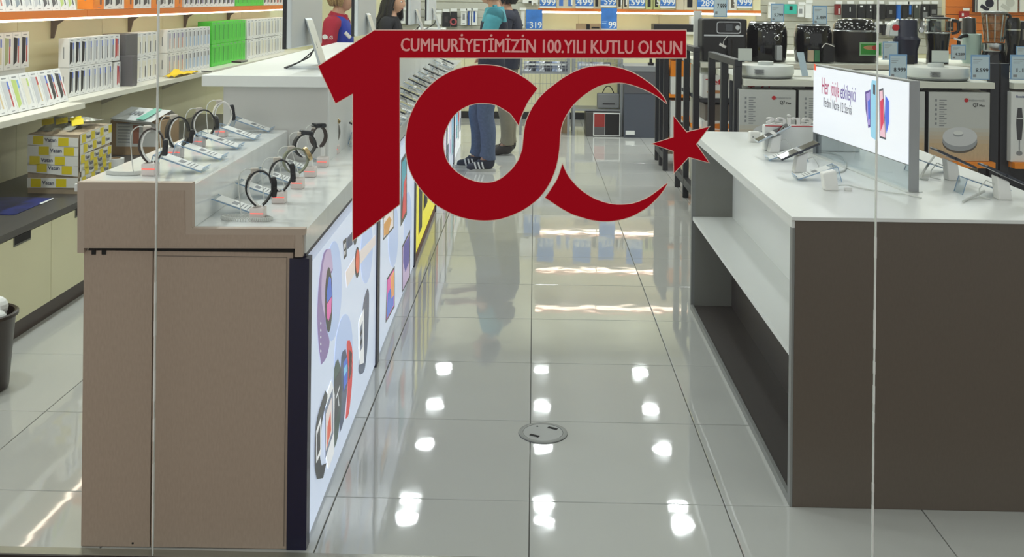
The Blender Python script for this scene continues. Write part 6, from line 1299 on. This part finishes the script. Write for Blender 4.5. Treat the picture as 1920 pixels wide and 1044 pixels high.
pb = P(652, 66, Y=yw - .15); MB().obox(pb, (.022, 0, -.022), (.003, -.004, .003), (.008, 0, .008)).build('name_badge', PAPER, w1)
# woman in black
yw = 9.9; q = P(738, 30, Y=yw)
person('person with long dark hair in black top, smiling behind the far monitors', (q.x - .03, yw, 0), -.12, .965, body_joints(STAND, [((.0, .22, 1.1), (.08, .2, .92)), ((.0, -.2, 1.1), (.08, -.2, .92))], bust=.015), (.05, 0, 1.57), -.2, .16,
    [('trousers', trousers, .008, DTR), ('black_top', lambda n, t, z: shirt(n, t, z), .012, BLKC), ('sleeve', sleeve(1.0), .014, BLKC), ('shoes', shoes, .008, BLACK)], (HDK, 'long'))
# customers beyond the counter end: jeans and teal top; khaki trousers
a = P(916, 312, Y=9.22); 
cst, lc, hcst = person('person in teal top, dark waistcoat, jeans and striped trainers facing the counter', (a.x + .01, 9.3, 0), pi + .05, 1.03, body_joints([((.13, .085, .5), (.11, .1, .085), (1, .05)), ((.05, -.09, .5), (.02, -.09, .085), (1, 0))], [((.06, .23, 1.1), (.25, .18, 1.12)), ((.06, -.21, 1.1), (.25, -.16, 1.12))], lean=(-.03, 0)), (.02, 0, 1.575), 0, .1,
    [('jeans', trousers, .022, JEAN), ('waistcoat', lambda n, t, z: shirt(n, t, z) and z < 1.3, .03, NAVC), ('teal_top', lambda n, t, z: shirt(n, t, z) and z > 1.26 or n == 'neckbase' and z < 1.43, .024, TEAL), ('sleeve', sleeve(.75), .024, TEAL), ('shoes', shoes, .014, M('navy trainers', (30, 34, 52), .6))], (HDK, 'bob'))
for sg in (1, -1):
    m = MB(); 
    for k in range(3):
        f = .045 + .032 * k; c = lc(f + (.11 if sg > 0 else .02), .095 * sg - .052, .055); m.obox(c, (.007, 0, .0), (0, .004, 0), (-.008, 0, .03))
    m.build('shoe_stripes', PAPER, cst)
    MB().prism([lc(x + (.11 if sg > 0 else .02), .095 * sg + y, .0) for x, y in ((-.068, -.04), (-.068, .04), (.1, .046), (.17, .036), (.2, .0), (.17, -.036), (.1, -.046))], (0, 0, .022)).build('shoe_sole', M('pale sole', (190, 190, 184), .6), cst)
a = P(950, 285, Y=10.2)
person('person in khaki trousers and dark shoes standing behind the one in jeans', (a.x + .0, 10.25, 0), pi - .1, 1.0, body_joints(STAND, [((.03, .23, 1.1), (.2, .18, 1.0)), ((.03, -.21, 1.1), (.2, -.16, 1.0))]), (.03, 0, 1.575), 0, .05,
    [('trousers', trousers, .02, KHK), ('jacket', lambda n, t, z: shirt(n, t, z) or n is not None and n[:3] == 'hip' and z > .85, .028, NAVC), ('sleeve', sleeve(1.0), .024, NAVC), ('shoes', shoes, .014, M('dark brown shoe', (44, 38, 34), .5))], (HDK, 'bob'))
bpy.context.view_layer.update()
